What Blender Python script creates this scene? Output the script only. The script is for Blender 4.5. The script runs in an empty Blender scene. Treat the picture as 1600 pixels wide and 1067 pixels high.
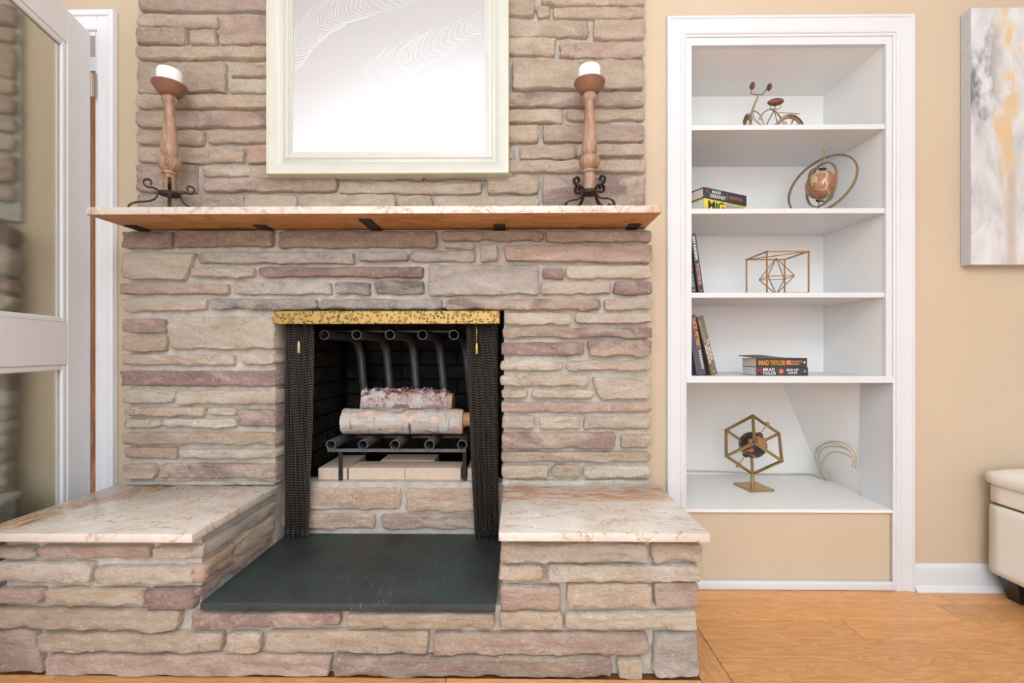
import bpy, bmesh, math, random
from mathutils import Vector, Matrix, noise
R_ = math.radians
random.seed(7)
scene = bpy.context.scene
COL = scene.collection

# ---------------------------------------------------------------- camera
FPX = 720.0                       # focal length in pixels of the 1600 px wide frame
CAM = Vector((0.0, -1.80, 0.922))
YAW = R_(0.65)                    # the camera looks a touch to the left of the wall's normal
HOR = 548.0                       # horizon row
cd = bpy.data.cameras.new('camera')
cd.sensor_width = 36.0
cd.lens = FPX / 1600 * 36
cd.shift_y = (HOR - 533.5) / 1600
cd.clip_start = 0.02
cam = bpy.data.objects.new('camera', cd)
cam.location = CAM
cam.rotation_euler = (R_(90), 0, YAW)
COL.objects.link(cam)
scene.camera = cam

# ---------------------------------------------------------------- world, lights, exposure
w = bpy.data.worlds.new('world'); scene.world = w
w.use_nodes = True
w.node_tree.nodes['Background'].inputs[0].default_value = (0.95, 0.98, 1.0, 1)
w.node_tree.nodes['Background'].inputs[1].default_value = 0.9
def area(name, loc, rot, sx, sy, power, col):
    l = bpy.data.lights.new(name, 'AREA'); l.shape = 'RECTANGLE'
    l.size = sx; l.size_y = sy; l.energy = power; l.color = col
    o = bpy.data.objects.new(name, l); o.location = loc; o.rotation_euler = rot
    COL.objects.link(o); return o
area('rear_window_fill', (-0.8, -4.25, 1.45), (R_(90), 0, 0), 3.4, 1.7, 62, (0.815, 0.915, 1.0))  # added fill light at the unseen rear window, shifted to brighten the left
area('ceiling_bounce_fill', (0.25, -3.05, 1.6), (R_(180), 0, 0), 1.5, 1.2, 152, (0.815, 0.915, 1.0))  # added upward light, unseen, brightening the ceiling that the mirror reflects
scene.view_settings.view_transform = 'Standard'
scene.view_settings.look = 'None'
scene.view_settings.gamma = 1
scene.view_settings.exposure = -0.10
scene.view_settings.use_curve_mapping = False

# ---------------------------------------------------------------- measuring helpers
F_ = Vector((-math.sin(YAW), math.cos(YAW), 0)); RT = Vector((math.cos(YAW), math.sin(YAW), 0))
def ray(px, py): return F_ + RT * ((px - 800) / FPX) + Vector((0, 0, 1)) * ((HOR - py) / FPX)
def P(px, py, Y):
    d = ray(px, py); return CAM + d * ((Y - CAM.y) / d.y)
def X(px, Y): return P(px, HOR, Y).x
def Z(py, Y, px=800): return P(px, py, Y).z

# ---------------------------------------------------------------- materials
def lin(c):
    return tuple(((v / 255) / 12.92 if v / 255 <= 0.04045 else ((v / 255 + 0.055) / 1.055) ** 2.4) for v in c) + (1,)
class NT:
    def __init__(s, name, rough=0.6, metal=0.0, spec=0.5):
        s.m = bpy.data.materials.new(name); s.m.use_nodes = True
        s.t = s.m.node_tree; s.b = s.t.nodes['Principled BSDF']
        s.b.inputs['Roughness'].default_value = rough
        s.b.inputs['Metallic'].default_value = metal
        s.b.inputs['Specular IOR Level'].default_value = spec
        s._pos = None
    def n(s, typ, **kw):
        x = s.t.nodes.new(typ)
        for k, v in kw.items():
            if k in x.inputs.keys(): 
                if hasattr(v, 'is_output') : s.t.links.new(v, x.inputs[k])
                else: x.inputs[k].default_value = v
            else: setattr(x, k, v)
        return x
    def L(s, a, b): s.t.links.new(a, b)
    def pos(s, scale=(1, 1, 1), kind='pos', rot=(0, 0, 0)):
        if kind == 'pos': o = s.n('ShaderNodeNewGeometry').outputs['Position']
        else: o = s.n('ShaderNodeTexCoord').outputs[kind]
        mp = s.n('ShaderNodeMapping'); mp.inputs['Scale'].default_value = scale; mp.inputs['Rotation'].default_value = rot
        s.L(o, mp.inputs[0]); return mp.outputs[0]
    def noise(s, vec, scale, detail=4, rough=0.6, dist=0.0):
        x = s.n('ShaderNodeTexNoise'); x.inputs['Scale'].default_value = scale; x.inputs['Detail'].default_value = detail
        x.inputs['Roughness'].default_value = rough; x.inputs['Distortion'].default_value = dist
        s.L(vec, x.inputs['Vector']); return x.outputs['Fac']
    def ramp(s, fac, stops, interp='LINEAR'):
        x = s.n('ShaderNodeValToRGB'); cr = x.color_ramp; cr.interpolation = interp
        while len(cr.elements) < len(stops): cr.elements.new(0.5)
        for e, (p, c) in zip(cr.elements, stops):
            e.position = p; e.color = c if len(c) == 4 else lin(c)
        s.L(fac, x.inputs[0]); return x.outputs[0]
    def val(s, fac, a, b, lo=0.0, hi=1.0):
        x = s.n('ShaderNodeMapRange'); x.inputs[1].default_value = a; x.inputs[2].default_value = b
        x.inputs[3].default_value = lo; x.inputs[4].default_value = hi
        s.L(fac, x.inputs[0]); return x.outputs[0]
    def mix(s, fac, a, b, mode='MIX'):
        x = s.n('ShaderNodeMix'); x.data_type = 'RGBA'; x.blend_type = mode
        for sock, v in ((x.inputs[0], fac), (x.inputs[6], a), (x.inputs[7], b)):
            if hasattr(v, 'is_output'): s.L(v, sock)
            elif isinstance(v, (int, float)): sock.default_value = v
            else: sock.default_value = v if len(v) == 4 else lin(v)
        return x.outputs[2]
    def math(s, op, a, b=0.0):
        x = s.n('ShaderNodeMath'); x.operation = op
        for k, v in ((0, a), (1, b)):
            if hasattr(v, 'is_output'): s.L(v, x.inputs[k])
            else: x.inputs[k].default_value = v
        return x.outputs[0]
    def color(s, c):
        if hasattr(c, 'is_output'): s.L(c, s.b.inputs['Base Color'])
        else: s.b.inputs['Base Color'].default_value = c if len(c) == 4 else lin(c)
        return s
    def bump(s, h, strength=0.3, dist=0.01):
        x = s.n('ShaderNodeBump'); x.inputs['Strength'].default_value = strength; x.inputs['Distance'].default_value = dist
        s.L(h, x.inputs['Height']); s.L(x.outputs[0], s.b.inputs['Normal']); return s

M = {}
def plain(name, c, rough=0.5, metal=0.0, var=0.06, scale=12, spec=0.5, bump=0.0):
    n = NT(name, rough, metal, spec)
    v = n.noise(n.pos(), scale, 3)
    f = n.val(v, 0.3, 0.7, 1 - var, 1 + var)
    cc = n.n('ShaderNodeCombineColor'); [n.L(f, cc.inputs[i]) for i in range(3)]
    n.color(n.mix(1.0, c, cc.outputs[0], 'MULTIPLY'))
    if bump: n.bump(n.noise(n.pos(), scale * 12, 3), bump, 0.003)
    M[name] = n.m; return n.m

def stone(name, c1, c2, c3, spot=None):
    n = NT(name, 0.85, 0, 0.25)
    p = n.pos((3.2, 3.2, 8)); q = n.pos((1, 1, 3.0)); fine = n.pos()
    oi = n.n('ShaderNodeObjectInfo').outputs['Random']
    a = n.noise(p, 1.7, 5, 0.65, 0.6)
    col = n.ramp(a, [(0.30, c2), (0.50, c1), (0.68, c3)])
    b = n.noise(q, 22, 6, 0.7, 0.4)
    col = n.mix(n.val(b, 0.50, 0.72, 0, 0.55), col, c3)
    if spot:
        s_ = n.noise(n.pos((2.2, 2.2, 4)), 2.6, 3, 0.5, 0.8)
        col = n.mix(n.val(s_, 0.47, 0.60, 0, 0.85), col, spot)
    d = n.noise(fine, 75, 5, 0.75)
    cr = n.n('ShaderNodeTexVoronoi'); cr.feature = 'DISTANCE_TO_EDGE'; cr.inputs['Scale'].default_value = 5.0
    cw = n.n('ShaderNodeVectorMath'); cw.operation = 'ADD'; n.L(n.pos((1, 1, 2.4)), cw.inputs[0])
    cn = n.n('ShaderNodeTexNoise'); cn.inputs['Scale'].default_value = 14; cn.inputs['Detail'].default_value = 5; n.L(fine, cn.inputs['Vector'])
    cs = n.n('ShaderNodeVectorMath'); cs.operation = 'SCALE'; cs.inputs['Scale'].default_value = 0.35; n.L(cn.outputs['Color'], cs.inputs[0])
    n.L(cs.outputs[0], cw.inputs[1]); n.L(cw.outputs[0], cr.inputs['Vector'])
    crack = n.math('MULTIPLY', n.val(cr.outputs[0], 0.0, 0.022, 1, 0), n.val(n.noise(fine, 6, 2), 0.53, 0.64, 0, 0.45))
    col = n.mix(n.val(d, 0.56, 0.72, 0, 0.6), col, (228, 216, 202))
    col = n.mix(n.val(d, 0.44, 0.28, 0, 0.5), col, (128, 106, 92))
    col = n.mix(crack, col, (112, 90, 78))
    hs = n.n('ShaderNodeHueSaturation'); n.L(col, hs.inputs['Color'])
    n.L(n.val(oi, 0, 1, 1.17, 1.37), hs.inputs['Value']); hs.inputs['Saturation'].default_value = 0.92
    n.color(hs.outputs[0])
    h = n.math('ADD', n.noise(n.pos((1, 1, 1.8)), 34, 7, 0.75), n.math('MULTIPLY', n.noise(fine, 120, 4), 0.3))
    h = n.math('SUBTRACT', h, n.math('MULTIPLY', crack, 0.35))
    n.bump(h, 0.9, 0.022)
    M[name] = n.m
stone('tan', (194, 172, 149), (178, 154, 132), (207, 190, 170))
stone('lighttan', (200, 184, 165), (184, 165, 145), (214, 202, 188))
stone('pink', (184, 158, 142), (166, 138, 124), (200, 180, 165))
stone('purple', (158, 132, 125), (136, 108, 104), (188, 166, 154))
stone('mixed', (190, 167, 148), (176, 150, 134), (204, 186, 170), spot=(150, 122, 115))
stone('grey', (184, 174, 163), (158, 149, 140), (204, 195, 185))
stone('soot', (152, 144, 137), (104, 97, 93), (186, 177, 168))
stone('brown', (160, 139, 125), (140, 119, 107), (182, 163, 148))
stone('orange', (200, 170, 146), (184, 150, 124), (212, 190, 170))
n = NT('mortar', 0.95, 0, 0.2)
n.color(n.ramp(n.noise(n.pos(), 30, 5), [(0.3, (176, 167, 156)), (0.7, (206, 198, 188))])).bump(n.noise(n.pos(), 90, 5), 0.5, 0.006); M['mortar'] = n.m
plain('wall_beige', (208, 188, 163), 0.75, 0, 0.012, 3, 0.3)
plain('off_white', (228, 226, 222), 0.8, 0, 0.01, 4, 0.2)
plain('white_paint', (222, 223, 226), 0.35, 0, 0.01, 5)
plain('white_paint_lifted', (242, 243, 246), 0.35, 0, 0.01, 5)  # white paint brightened in colour to offset weak light on the left
plain('shelf_paint', (243, 241, 238), 0.45, 0, 0.012, 5)
plain('ceiling_paint', (246, 246, 246), 0.9, 0, 0.01, 4, 0.2)

# polished cream marble with rust veins
def marble(name, rust_vec, rust_lo, rust_hi, stk=(1.2, 9, 1)):
    n = NT(name, 0.22, 0, 0.5)
    p = n.pos()
    base = n.ramp(n.noise(p, 7, 6, 0.65, 0.7), [(0.28, (198, 184, 170)), (0.5, (214, 203, 191)), (0.72, (227, 219, 210))])
    fl = n.noise(n.pos((1, 2.6, 1), rot=(0, 0, 0.6)), 26, 5, 0.7, 1.4)
    base = n.mix(n.val(fl, 0.62, 0.72, 0, 0.55), base, (196, 152, 120))
    # thin veins
    v = n.noise(n.pos((1.0, 1.7, 1), rot=(0, 0, 0.5)), 3.6, 6, 0.6, 2.2)
    vein = n.math('ABSOLUTE', n.math('SUBTRACT', v, 0.5))
    base = n.mix(n.val(vein, 0.0, 0.014, 0.8, 0), base, (168, 124, 92))
    # the rust-brown seam that runs through this slab
    g = n.n('ShaderNodeVectorMath'); g.operation = 'DOT_PRODUCT'; n.L(n.pos(), g.inputs[0]); g.inputs[1].default_value = rust_vec
    wob = n.math('ADD', g.outputs['Value'], n.math('MULTIPLY', n.math('SUBTRACT', n.noise(n.pos(), 5, 4), 0.5), 0.16))
    m1 = n.val(wob, rust_lo - 0.02, rust_lo + 0.01, 0, 1); m2 = n.val(wob, rust_hi, rust_hi + 0.03, 1, 0)
    st = n.noise(n.pos(stk, rot=(0, 0, 0.12)), 9, 5, 0.7, 1.2)
    rust = n.ramp(st, [(0.38, (160, 110, 72)), (0.49, (200, 156, 118)), (0.58, (220, 202, 186))])
    base = n.mix(n.math('MULTIPLY', m1, m2), base, rust)
    # pale crackle
    vo = n.n('ShaderNodeTexVoronoi'); vo.feature = 'DISTANCE_TO_EDGE'; vo.inputs['Scale'].default_value = 9
    dis = n.n('ShaderNodeVectorMath'); dis.operation = 'ADD'
    nz = n.n('ShaderNodeTexNoise'); nz.inputs['Scale'].default_value = 9; nz.inputs['Detail'].default_value = 5; n.L(p, nz.inputs['Vector'])
    sc = n.n('ShaderNodeVectorMath'); sc.operation = 'SCALE'; sc.inputs['Scale'].default_value = 0.16; n.L(nz.outputs['Color'], sc.inputs[0])
    n.L(p, dis.inputs[0]); n.L(sc.outputs[0], dis.inputs[1]); n.L(dis.outputs[0], vo.inputs['Vector'])
    gate = n.val(n.noise(p, 3.0, 2), 0.52, 0.62, 0, 1)
    base = n.mix(n.math('MULTIPLY', n.val(vo.outputs[0], 0.0, 0.03, 0.9, 0), gate), base, (240, 230, 216))
    n.color(base); M[name] = n.m
marble('marble_left', (1.0, -0.40, 0), -1.325, -1.255, (9, 1.6, 1))
marble('marble_right', (0.05, 1.0, 0), -0.255, -0.13)
marble('marble_mantel', (1.0, 0.3, 0), 0.36, 0.40)
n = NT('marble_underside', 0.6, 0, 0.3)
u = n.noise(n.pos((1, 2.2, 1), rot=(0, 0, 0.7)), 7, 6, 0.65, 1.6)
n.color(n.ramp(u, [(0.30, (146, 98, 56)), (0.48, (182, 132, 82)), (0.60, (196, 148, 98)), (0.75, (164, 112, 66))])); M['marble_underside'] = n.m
n = NT('slate', 0.42, 0, 0.45)
a = n.noise(n.pos((1.5, 1, 1)), 5, 6, 0.7, 0.5); s2 = n.noise(n.pos((6, 0.8, 1), rot=(0, 0, 0.1)), 30, 5, 0.7)
c = n.ramp(a, [(0.3, (38, 41, 42)), (0.5, (56, 62, 62)), (0.74, (48, 76, 70))])
c = n.mix(n.math('MULTIPLY', n.val(s2, 0.58, 0.72, 0, 1), n.val(n.noise(n.pos(), 3.2, 2), 0.47, 0.66, 0, 0.7)), c, (150, 165, 158))
n.color(c).bump(n.noise(n.pos(), 30, 7, 0.75), 0.6, 0.010); M['slate'] = n.m
# oak boards
def oak(name, vec, c1, c2, c3):
    n = NT(name, 0.32, 0, 0.5)
    oi = n.n('ShaderNodeObjectInfo').outputs['Random']
    p = n.pos(vec); off = n.n('ShaderNodeVectorMath'); off.operation = 'ADD'; n.L(p, off.inputs[0])
    cx = n.n('ShaderNodeCombineXYZ'); n.L(n.math('MULTIPLY', oi, 37.0), cx.inputs[0]); n.L(n.math('MULTIPLY', oi, 11.0), cx.inputs[1]); n.L(cx.outputs[0], off.inputs[1])
    a = n.noise(off.outputs[0], 3.0, 4, 0.55, 1.2)
    ring = n.math('FRACT', n.math('MULTIPLY', a, 9.0))
    ring = n.math('ABSOLUTE', n.math('SUBTRACT', ring, 0.5))
    col = n.ramp(ring, [(0.0, c1), (0.25, c2), (0.5, c3)])
    f = n.noise(n.pos(tuple(v * 14 for v in vec)), 5, 4, 0.6)
    col = n.mix(n.val(f, 0.5, 0.75, 0, 0.3), col, c1)
    hs = n.n('ShaderNodeHueSaturation'); n.L(col, hs.inputs['Color']); n.L(n.val(oi, 0, 1, 0.88, 1.10), hs.inputs['Value'])
    n.color(hs.outputs[0]).bump(f, 0.05, 0.002); M[name] = n.m
oak('oak_x', (0.8, 6, 1), (204, 143, 86), (215, 156, 98), (224, 168, 112))
oak('oak_y', (6, 0.8, 1), (196, 136, 82), (208, 150, 94), (218, 164, 108))
plain('gap_dark', (110, 70, 40), 0.8)
n = NT('turned_wood', 0.45, 0, 0.4)
a = n.noise(n.pos((3, 3, 0.7)), 11, 5, 0.6, 1.5)
n.color(n.ramp(a, [(0.3, (104, 74, 56)), (0.44, (148, 114, 92)), (0.58, (180, 146, 122)), (0.72, (132, 98, 76))])).bump(a, 0.1, 0.004); M['turned_wood'] = n.m
plain('cup_wood', (132, 94, 72), 0.45, 0, 0.16, 25)
plain('wrought_iron', (66, 50, 46), 0.6, 0.6, 0.15, 60, bump=0.2)
plain('wax', (250, 249, 246), 0.5, 0, 0.01)
plain('steel_dark', (54, 44, 42), 0.6, 0.4, 0.1, 40)
plain('tube_steel', (96, 96, 98), 0.5, 0.4, 0.25, 30)
plain('black_steel', (40, 39, 38), 0.55, 0.5, 0.15, 40)
plain('firebrick', (206, 186, 166), 0.95, 0, 0.05, 40, 0.2, 0.25)
plain('soot_brick', (48, 44, 41), 0.95, 0, 0.5, 9, 0.15, 0.4)
plain('soot_mortar', (30, 28, 27), 0.95, 0, 0.2, 20, 0.1)
plain('champagne', (206, 206, 196), 0.42, 0.12, 0.03, 14)
plain('champagne_edge', (216, 216, 190), 0.35, 0.12, 0.02, 14)
n = NT('mirror_glass', 0.03, 1.0); n.color((230, 238, 246)); M['mirror_glass'] = n.m
plain('etched', (232, 233, 235), 0.5, 0.5, 0.01)
n = NT('door_glass', 0.085, 1.0)
g = n.noise(n.pos(), 220, 2, 0.5)
n.color(n.ramp(g, [(0.3, (206, 210, 204)), (0.7, (222, 224, 218))])).bump(g, 0.05, 0.001); M['door_glass'] = n.m
n = NT('brass_filigree', 0.35, 0.55)
vo = n.n('ShaderNodeTexVoronoi'); vo.inputs['Scale'].default_value = 78; n.L(n.pos((1, 1, 1)), vo.inputs['Vector'])
rg = n.math('ABSOLUTE', n.math('SUBTRACT', vo.outputs['Distance'], 0.34))
gt = n.val(n.noise(n.pos(), 130, 2), 0.40, 0.5, 0, 1)
mk = n.math('MULTIPLY', n.val(rg, 0.03, 0.11, 1, 0), gt)
n.color(n.mix(mk, (166, 134, 74), (64, 46, 22))).bump(mk, 0.6, 0.002); M['brass_filigree'] = n.m
plain('brass', (206, 168, 104), 0.3, 0.85, 0.05)
plain('pale_brass', (196, 176, 142), 0.35, 0.6, 0.05)
# woven chain mesh: fine diagonal links
n = NT('chain_mesh', 0.45, 0.3)
uv = n.n('ShaderNodeTexCoord').outputs['UV']
sp = n.n('ShaderNodeSeparateXYZ'); n.L(uv, sp.inputs[0])
zig = n.math('PINGPONG', n.math('MULTIPLY', sp.outputs[0], 1.0), 0.0095)
d1 = n.math('ADD', n.math('MULTIPLY', sp.outputs[1], 1.0), n.math('MULTIPLY', zig, 0.9))
sn = n.math('SINE', n.math('MULTIPLY', d1, 2 * math.pi / 0.0100))
sx = n.math('ABSOLUTE', n.math('SINE', n.math('MULTIPLY', sp.outputs[0], math.pi / 0.0095)))
lk = n.math('MULTIPLY', n.val(sn, 0.1, 0.9, 0, 1), n.val(sx, 0.15, 0.7, 0.2, 1))
n.color(n.mix(lk, (26, 24, 22), (168, 156, 142))).bump(lk, 0.7, 0.002); M['chain_mesh'] = n.m
n = NT('birch_bark', 0.8, 0, 0.2)
a = n.noise(n.pos((9, 1.6, 1.6)), 5, 5, 0.7, 0.6); b = n.noise(n.pos((0.8, 3, 3)), 14, 5, 0.7)
c = n.ramp(b, [(0.3, (206, 192, 180)), (0.5, (238, 231, 224)), (0.75, (248, 245, 241))])
c = n.mix(n.val(a, 0.58, 0.66, 0, 0.85), c, (120, 98, 84))
n.color(c).bump(b, 0.4, 0.006); M['birch_bark'] = n.m
n = NT('torn_bark', 0.7, 0, 0.3)
b = n.noise(n.pos(), 26, 5, 0.7, 0.8)
n.color(n.ramp(b, [(0.34, (208, 138, 128)), (0.44, (232, 198, 192)), (0.52, (246, 237, 233)), (0.75, (252, 249, 246))])).bump(b, 0.4, 0.006); M['torn_bark'] = n.m
plain('inner_bark', (202, 178, 162), 0.85, 0, 0.2, 30)
plain('inner_wood', (196, 148, 126), 0.8, 0, 0.22, 24)
plain('cut_wood', (206, 158, 110), 0.8, 0, 0.12, 40)
plain('red_shreds', (172, 44, 52), 0.5, 0, 0.2, 40)
plain('ash_log', (70, 62, 56), 0.95, 0, 0.3, 20)
plain('antique_brass', (168, 146, 112), 0.35, 0.75, 0.1, 40)
plain('gold_wire', (176, 130, 82), 0.35, 0.75, 0.08, 40)
plain('bright_gold', (182, 154, 104), 0.3, 0.8, 0.08, 40)
plain('leather_brown', (122, 70, 56), 0.5, 0, 0.15, 40)
plain('rubber_tan', (150, 116, 78), 0.6, 0, 0.15, 40)
def globe_mat(name, sea, land, line, sc):
    n = NT(name, 0.28, 0, 0.5)
    a = n.noise(n.pos((1, 1, 1), 'Object'), sc, 4, 0.6, 0.4)
    c = n.ramp(a, [(0.47, sea), (0.50, line), (0.515, land), (0.7, land)])
    n.color(c); M[name] = n.m
globe_mat('globe_copper', (204, 178, 142), (180, 124, 96), (112, 66, 50), 16)
globe_mat('globe_dark', (44, 38, 36), (178, 116, 82), (90, 66, 50), 22)
plain('cord', (206, 192, 172), 0.5)
plain('cream_leather', (236, 232, 223), 0.42, 0, 0.015, 9, bump=0.05)
plain('seam_dark', (90, 82, 72), 0.8)
plain('leg_black', (34, 34, 36), 0.25)
plain('pages', (226, 212, 194), 0.9, 0, 0.06, 90)
plain('pages_white', (226, 224, 220), 0.9, 0, 0.05, 90)
for nm, c in (('cover_charcoal', (58, 60, 66)), ('cover_yellow', (226, 214, 84)), ('cover_slate', (62, 62, 68)), ('cover_green', (64, 70, 58)),
              ('cover_plum', (84, 78, 90)), ('cover_camo', (112, 98, 82)), ('cover_olive', (62, 54, 46)), ('cover_ink', (60, 58, 62))):
    plain(nm, c, 0.4, 0, 0.1 if 'camo' not in nm else 0.35, 30)
for nm, c in (('ink_white', (240, 240, 240)), ('ink_red', (196, 70, 76)), ('ink_orange', (240, 160, 40)), ('ink_copper', (226, 160, 130)),
              ('ink_dark', (60, 56, 30)), ('ink_green', (120, 170, 60)), ('ink_grey', (170, 165, 165)), ('ink_rust', (214, 120, 90)), ('ink_gold', (206, 184, 110))):
    plain(nm, c, 0.5, 0, 0.02)
# abstract painting: white and grey scumble with a golden drip
n = NT('abstract_paint', 0.55, 0, 0.4)
p = n.pos()
c = n.ramp(n.noise(n.pos((2, 1, 1)), 5, 6, 0.65, 0.6), [(0.3, (184, 185, 188)), (0.5, (210, 210, 210)), (0.7, (228, 228, 228))])
sp = n.n('ShaderNodeSeparateXYZ'); n.L(p, sp.inputs[0])
nz = n.noise(n.pos((1, 1, 0.7)), 6, 4, 0.6, 0.5)
# dark smudges hug the left border in the upper half
dk = n.math('MULTIPLY', n.val(sp.outputs[0], 1.76, 1.84, 1, 0), n.val(n.noise(n.pos((1.6, 1, 0.8)), 6.5, 4, 0.6), 0.50, 0.62, 0, 0.85))
dk = n.math('MULTIPLY', dk, n.val(sp.outputs[2], 1.72, 1.80, 0, 1))
c = n.mix(dk, c, (104, 104, 112))
xo = n.math('ABSOLUTE', n.math('SUBTRACT', n.math('ADD', sp.outputs[0], n.math('MULTIPLY', nz, 0.16)), 1.927))
gold = n.math('MULTIPLY', n.val(xo, 0.020, 0.048, 1, 0), n.val(n.noise(n.pos((1, 1, 0.6)), 10, 5, 0.65), 0.39, 0.50, 0, 1))
gold = n.math('MULTIPLY', gold, n.val(sp.outputs[2], 1.52, 1.66, 0.25, 1))
c = n.mix(n.math('MULTIPLY', gold, 0.85), c, (222, 184, 134))
rs = n.math('MULTIPLY', n.val(n.math('ABSOLUTE', n.math('SUBTRACT', sp.outputs[0], 1.862)), 0.008, 0.024, 0.5, 0), n.val(sp.outputs[2], 1.62, 1.56, 0, 1))
c = n.mix(rs, c, (186, 160, 148))
n.color(c).bump(n.noise(p, 40, 6, 0.7), 0.5, 0.005); M['abstract_paint'] = n.m
plain('canvas_grey', (196, 196, 198), 0.8)
n = NT('hall_wood', 0.5); n.color(n.ramp(n.noise(n.pos((3, 3, 0.5)), 6, 4, 0.6, 1.5), [(0.35, (128, 76, 46)), (0.65, (176, 116, 76))])); M['hall_wood'] = n.m
plain('chrome', (200, 190, 176), 0.3, 0.9)

# ---------------------------------------------------------------- mesh helpers
def finish(name, bm, mat, parent=None, smooth=False, recalc=True):
    if recalc: bmesh.ops.recalc_face_normals(bm, faces=bm.faces)
    me = bpy.data.meshes.new(name); bm.to_mesh(me); bm.free()
    if isinstance(mat, (list, tuple)):
        for m in mat: me.materials.append(M[m])
    else: me.materials.append(M[mat])
    if smooth:
        for p in me.polygons: p.use_smooth = True
        if smooth != True: me.set_sharp_from_angle(angle=R_(smooth))
    o = bpy.data.objects.new(name, me); COL.objects.link(o)
    if parent: o.parent = parent
    return o
def tag(o, label=None, cat=None, group=None, kind=None):
    if label: o['label'] = label
    if cat: o['category'] = cat
    if group: o['group'] = group
    if kind: o['kind'] = kind
    return o
def thing(name, label, cat, group=None, kind=None):
    o = bpy.data.objects.new(name, None); o.empty_display_size = 0.05; COL.objects.link(o)
    return tag(o, label, cat, group, kind)
def base_at(root, loc):
    """put the Empty at the thing's base, leaving the parts where they stand"""
    root.location = loc
    inv = Matrix.Translation(-Vector(loc))
    for ch in root.children: ch.matrix_parent_inverse = inv
def box(bm, x0, x1, y0, y1, z0, z1, bev=0.0, mat=None, seg=1):
    g = bmesh.ops.create_cube(bm, size=1.0)
    vs = g['verts']
    for v in vs: v.co = Vector((x0 + (v.co.x + .5) * (x1 - x0), y0 + (v.co.y + .5) * (y1 - y0), z0 + (v.co.z + .5) * (z1 - z0)))
    fs = list({f for v in vs for f in v.link_faces})
    if bev > 0:
        es = list({e for v in vs for e in v.link_edges})
        r = bmesh.ops.bevel(bm, geom=es, offset=bev, segments=seg, profile=0.5, affect='EDGES')
        fs = list(set(r['faces']) | {f for f in fs if f.is_valid})
    if mat is not None:
        for f in fs:
            if f.is_valid: f.material_index = mat
    return bm
def bx(name, mat, parent, x0, x1, y0, y1, z0, z1, bev=0.0, seg=1):
    return finish(name, box(bmesh.new(), x0, x1, y0, y1, z0, z1, bev, None, seg), mat, parent, 40 if bev and seg > 1 else False)
def tube(bm, pts, r, seg=8, closed=False, cap=True, flat=None):
    """sweep a round section (or a flat strap: flat=(half width, half thickness, width axis)) along points"""
    pts = [Vector(p) for p in pts]; nP = len(pts); rings = []
    rr = r if isinstance(r, (list, tuple)) else [r] * nP
    up = None
    for i, p in enumerate(pts):
        if closed: t = (pts[(i + 1) % nP] - pts[i - 1]).normalized()
        else: t = (pts[min(i + 1, nP - 1)] - pts[max(i - 1, 0)]).normalized()
        if flat:
            a = Vector(flat[2]); b = t.cross(a).normalized(); a = b.cross(t).normalized()
            ring = [bm.verts.new(p + a * (sx * flat[0]) + b * (sy * flat[1])) for sx, sy in ((1, 1), (-1, 1), (-1, -1), (1, -1))]
        else:
            if up is None:
                up = Vector((0, 0, 1)) if abs(t.z) < 0.9 else Vector((1, 0, 0))
            a = (up - t * up.dot(t)).normalized(); up = a; b = t.cross(a)
            ring = [bm.verts.new(p + (a * math.cos(k * 2 * math.pi / seg) + b * math.sin(k * 2 * math.pi / seg)) * rr[i]) for k in range(seg)]
        rings.append(ring)
    m = len(rings[0])
    for i in range(nP if closed else nP - 1):
        A, B = rings[i], rings[(i + 1) % nP]
        for k in range(m): bm.faces.new((A[k], A[(k + 1) % m], B[(k + 1) % m], B[k]))
    if cap and not closed:
        bm.faces.new(rings[0]); bm.faces.new(rings[-1])
    return bm
def lathe(bm, prof, cx, cy, seg=28, wob=0):
    rings = []
    for r, z in prof:
        rings.append([bm.verts.new((cx + r * math.cos(k * 2 * math.pi / seg), cy + r * math.sin(k * 2 * math.pi / seg), z)) for k in range(seg)])
    for A, B in zip(rings, rings[1:]):
        for k in range(seg): bm.faces.new((A[k], A[(k + 1) % seg], B[(k + 1) % seg], B[k]))
    bm.faces.new(rings[0]); bm.faces.new(rings[-1]); return bm
def smoothpath(pts, n=6):
    """Catmull-Rom"""
    pts = [Vector(p) for p in pts]; out = []
    for i in range(len(pts) - 1):
        a, b, c, d = pts[max(i - 1, 0)], pts[i], pts[i + 1], pts[min(i + 2, len(pts) - 1)]
        for k in range(n):
            t = k / n
            out.append(0.5 * ((2 * b) + (c - a) * t + (2 * a - 5 * b + 4 * c - d) * t * t + (3 * b - a - 3 * c + d) * t ** 3))
    out.append(pts[-1]); return out
def sphere(bm, c, r, sx=1, sy=1, sz=1, u=20, v=14, rot=None):
    g = bmesh.ops.create_uvsphere(bm, u_segments=u, v_segments=v, radius=r)
    for q in g['verts']:
        co = Vector((q.co.x * sx, q.co.y * sy, q.co.z * sz))
        if rot: co = rot @ co
        q.co = co + Vector(c)
    return bm

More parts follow.
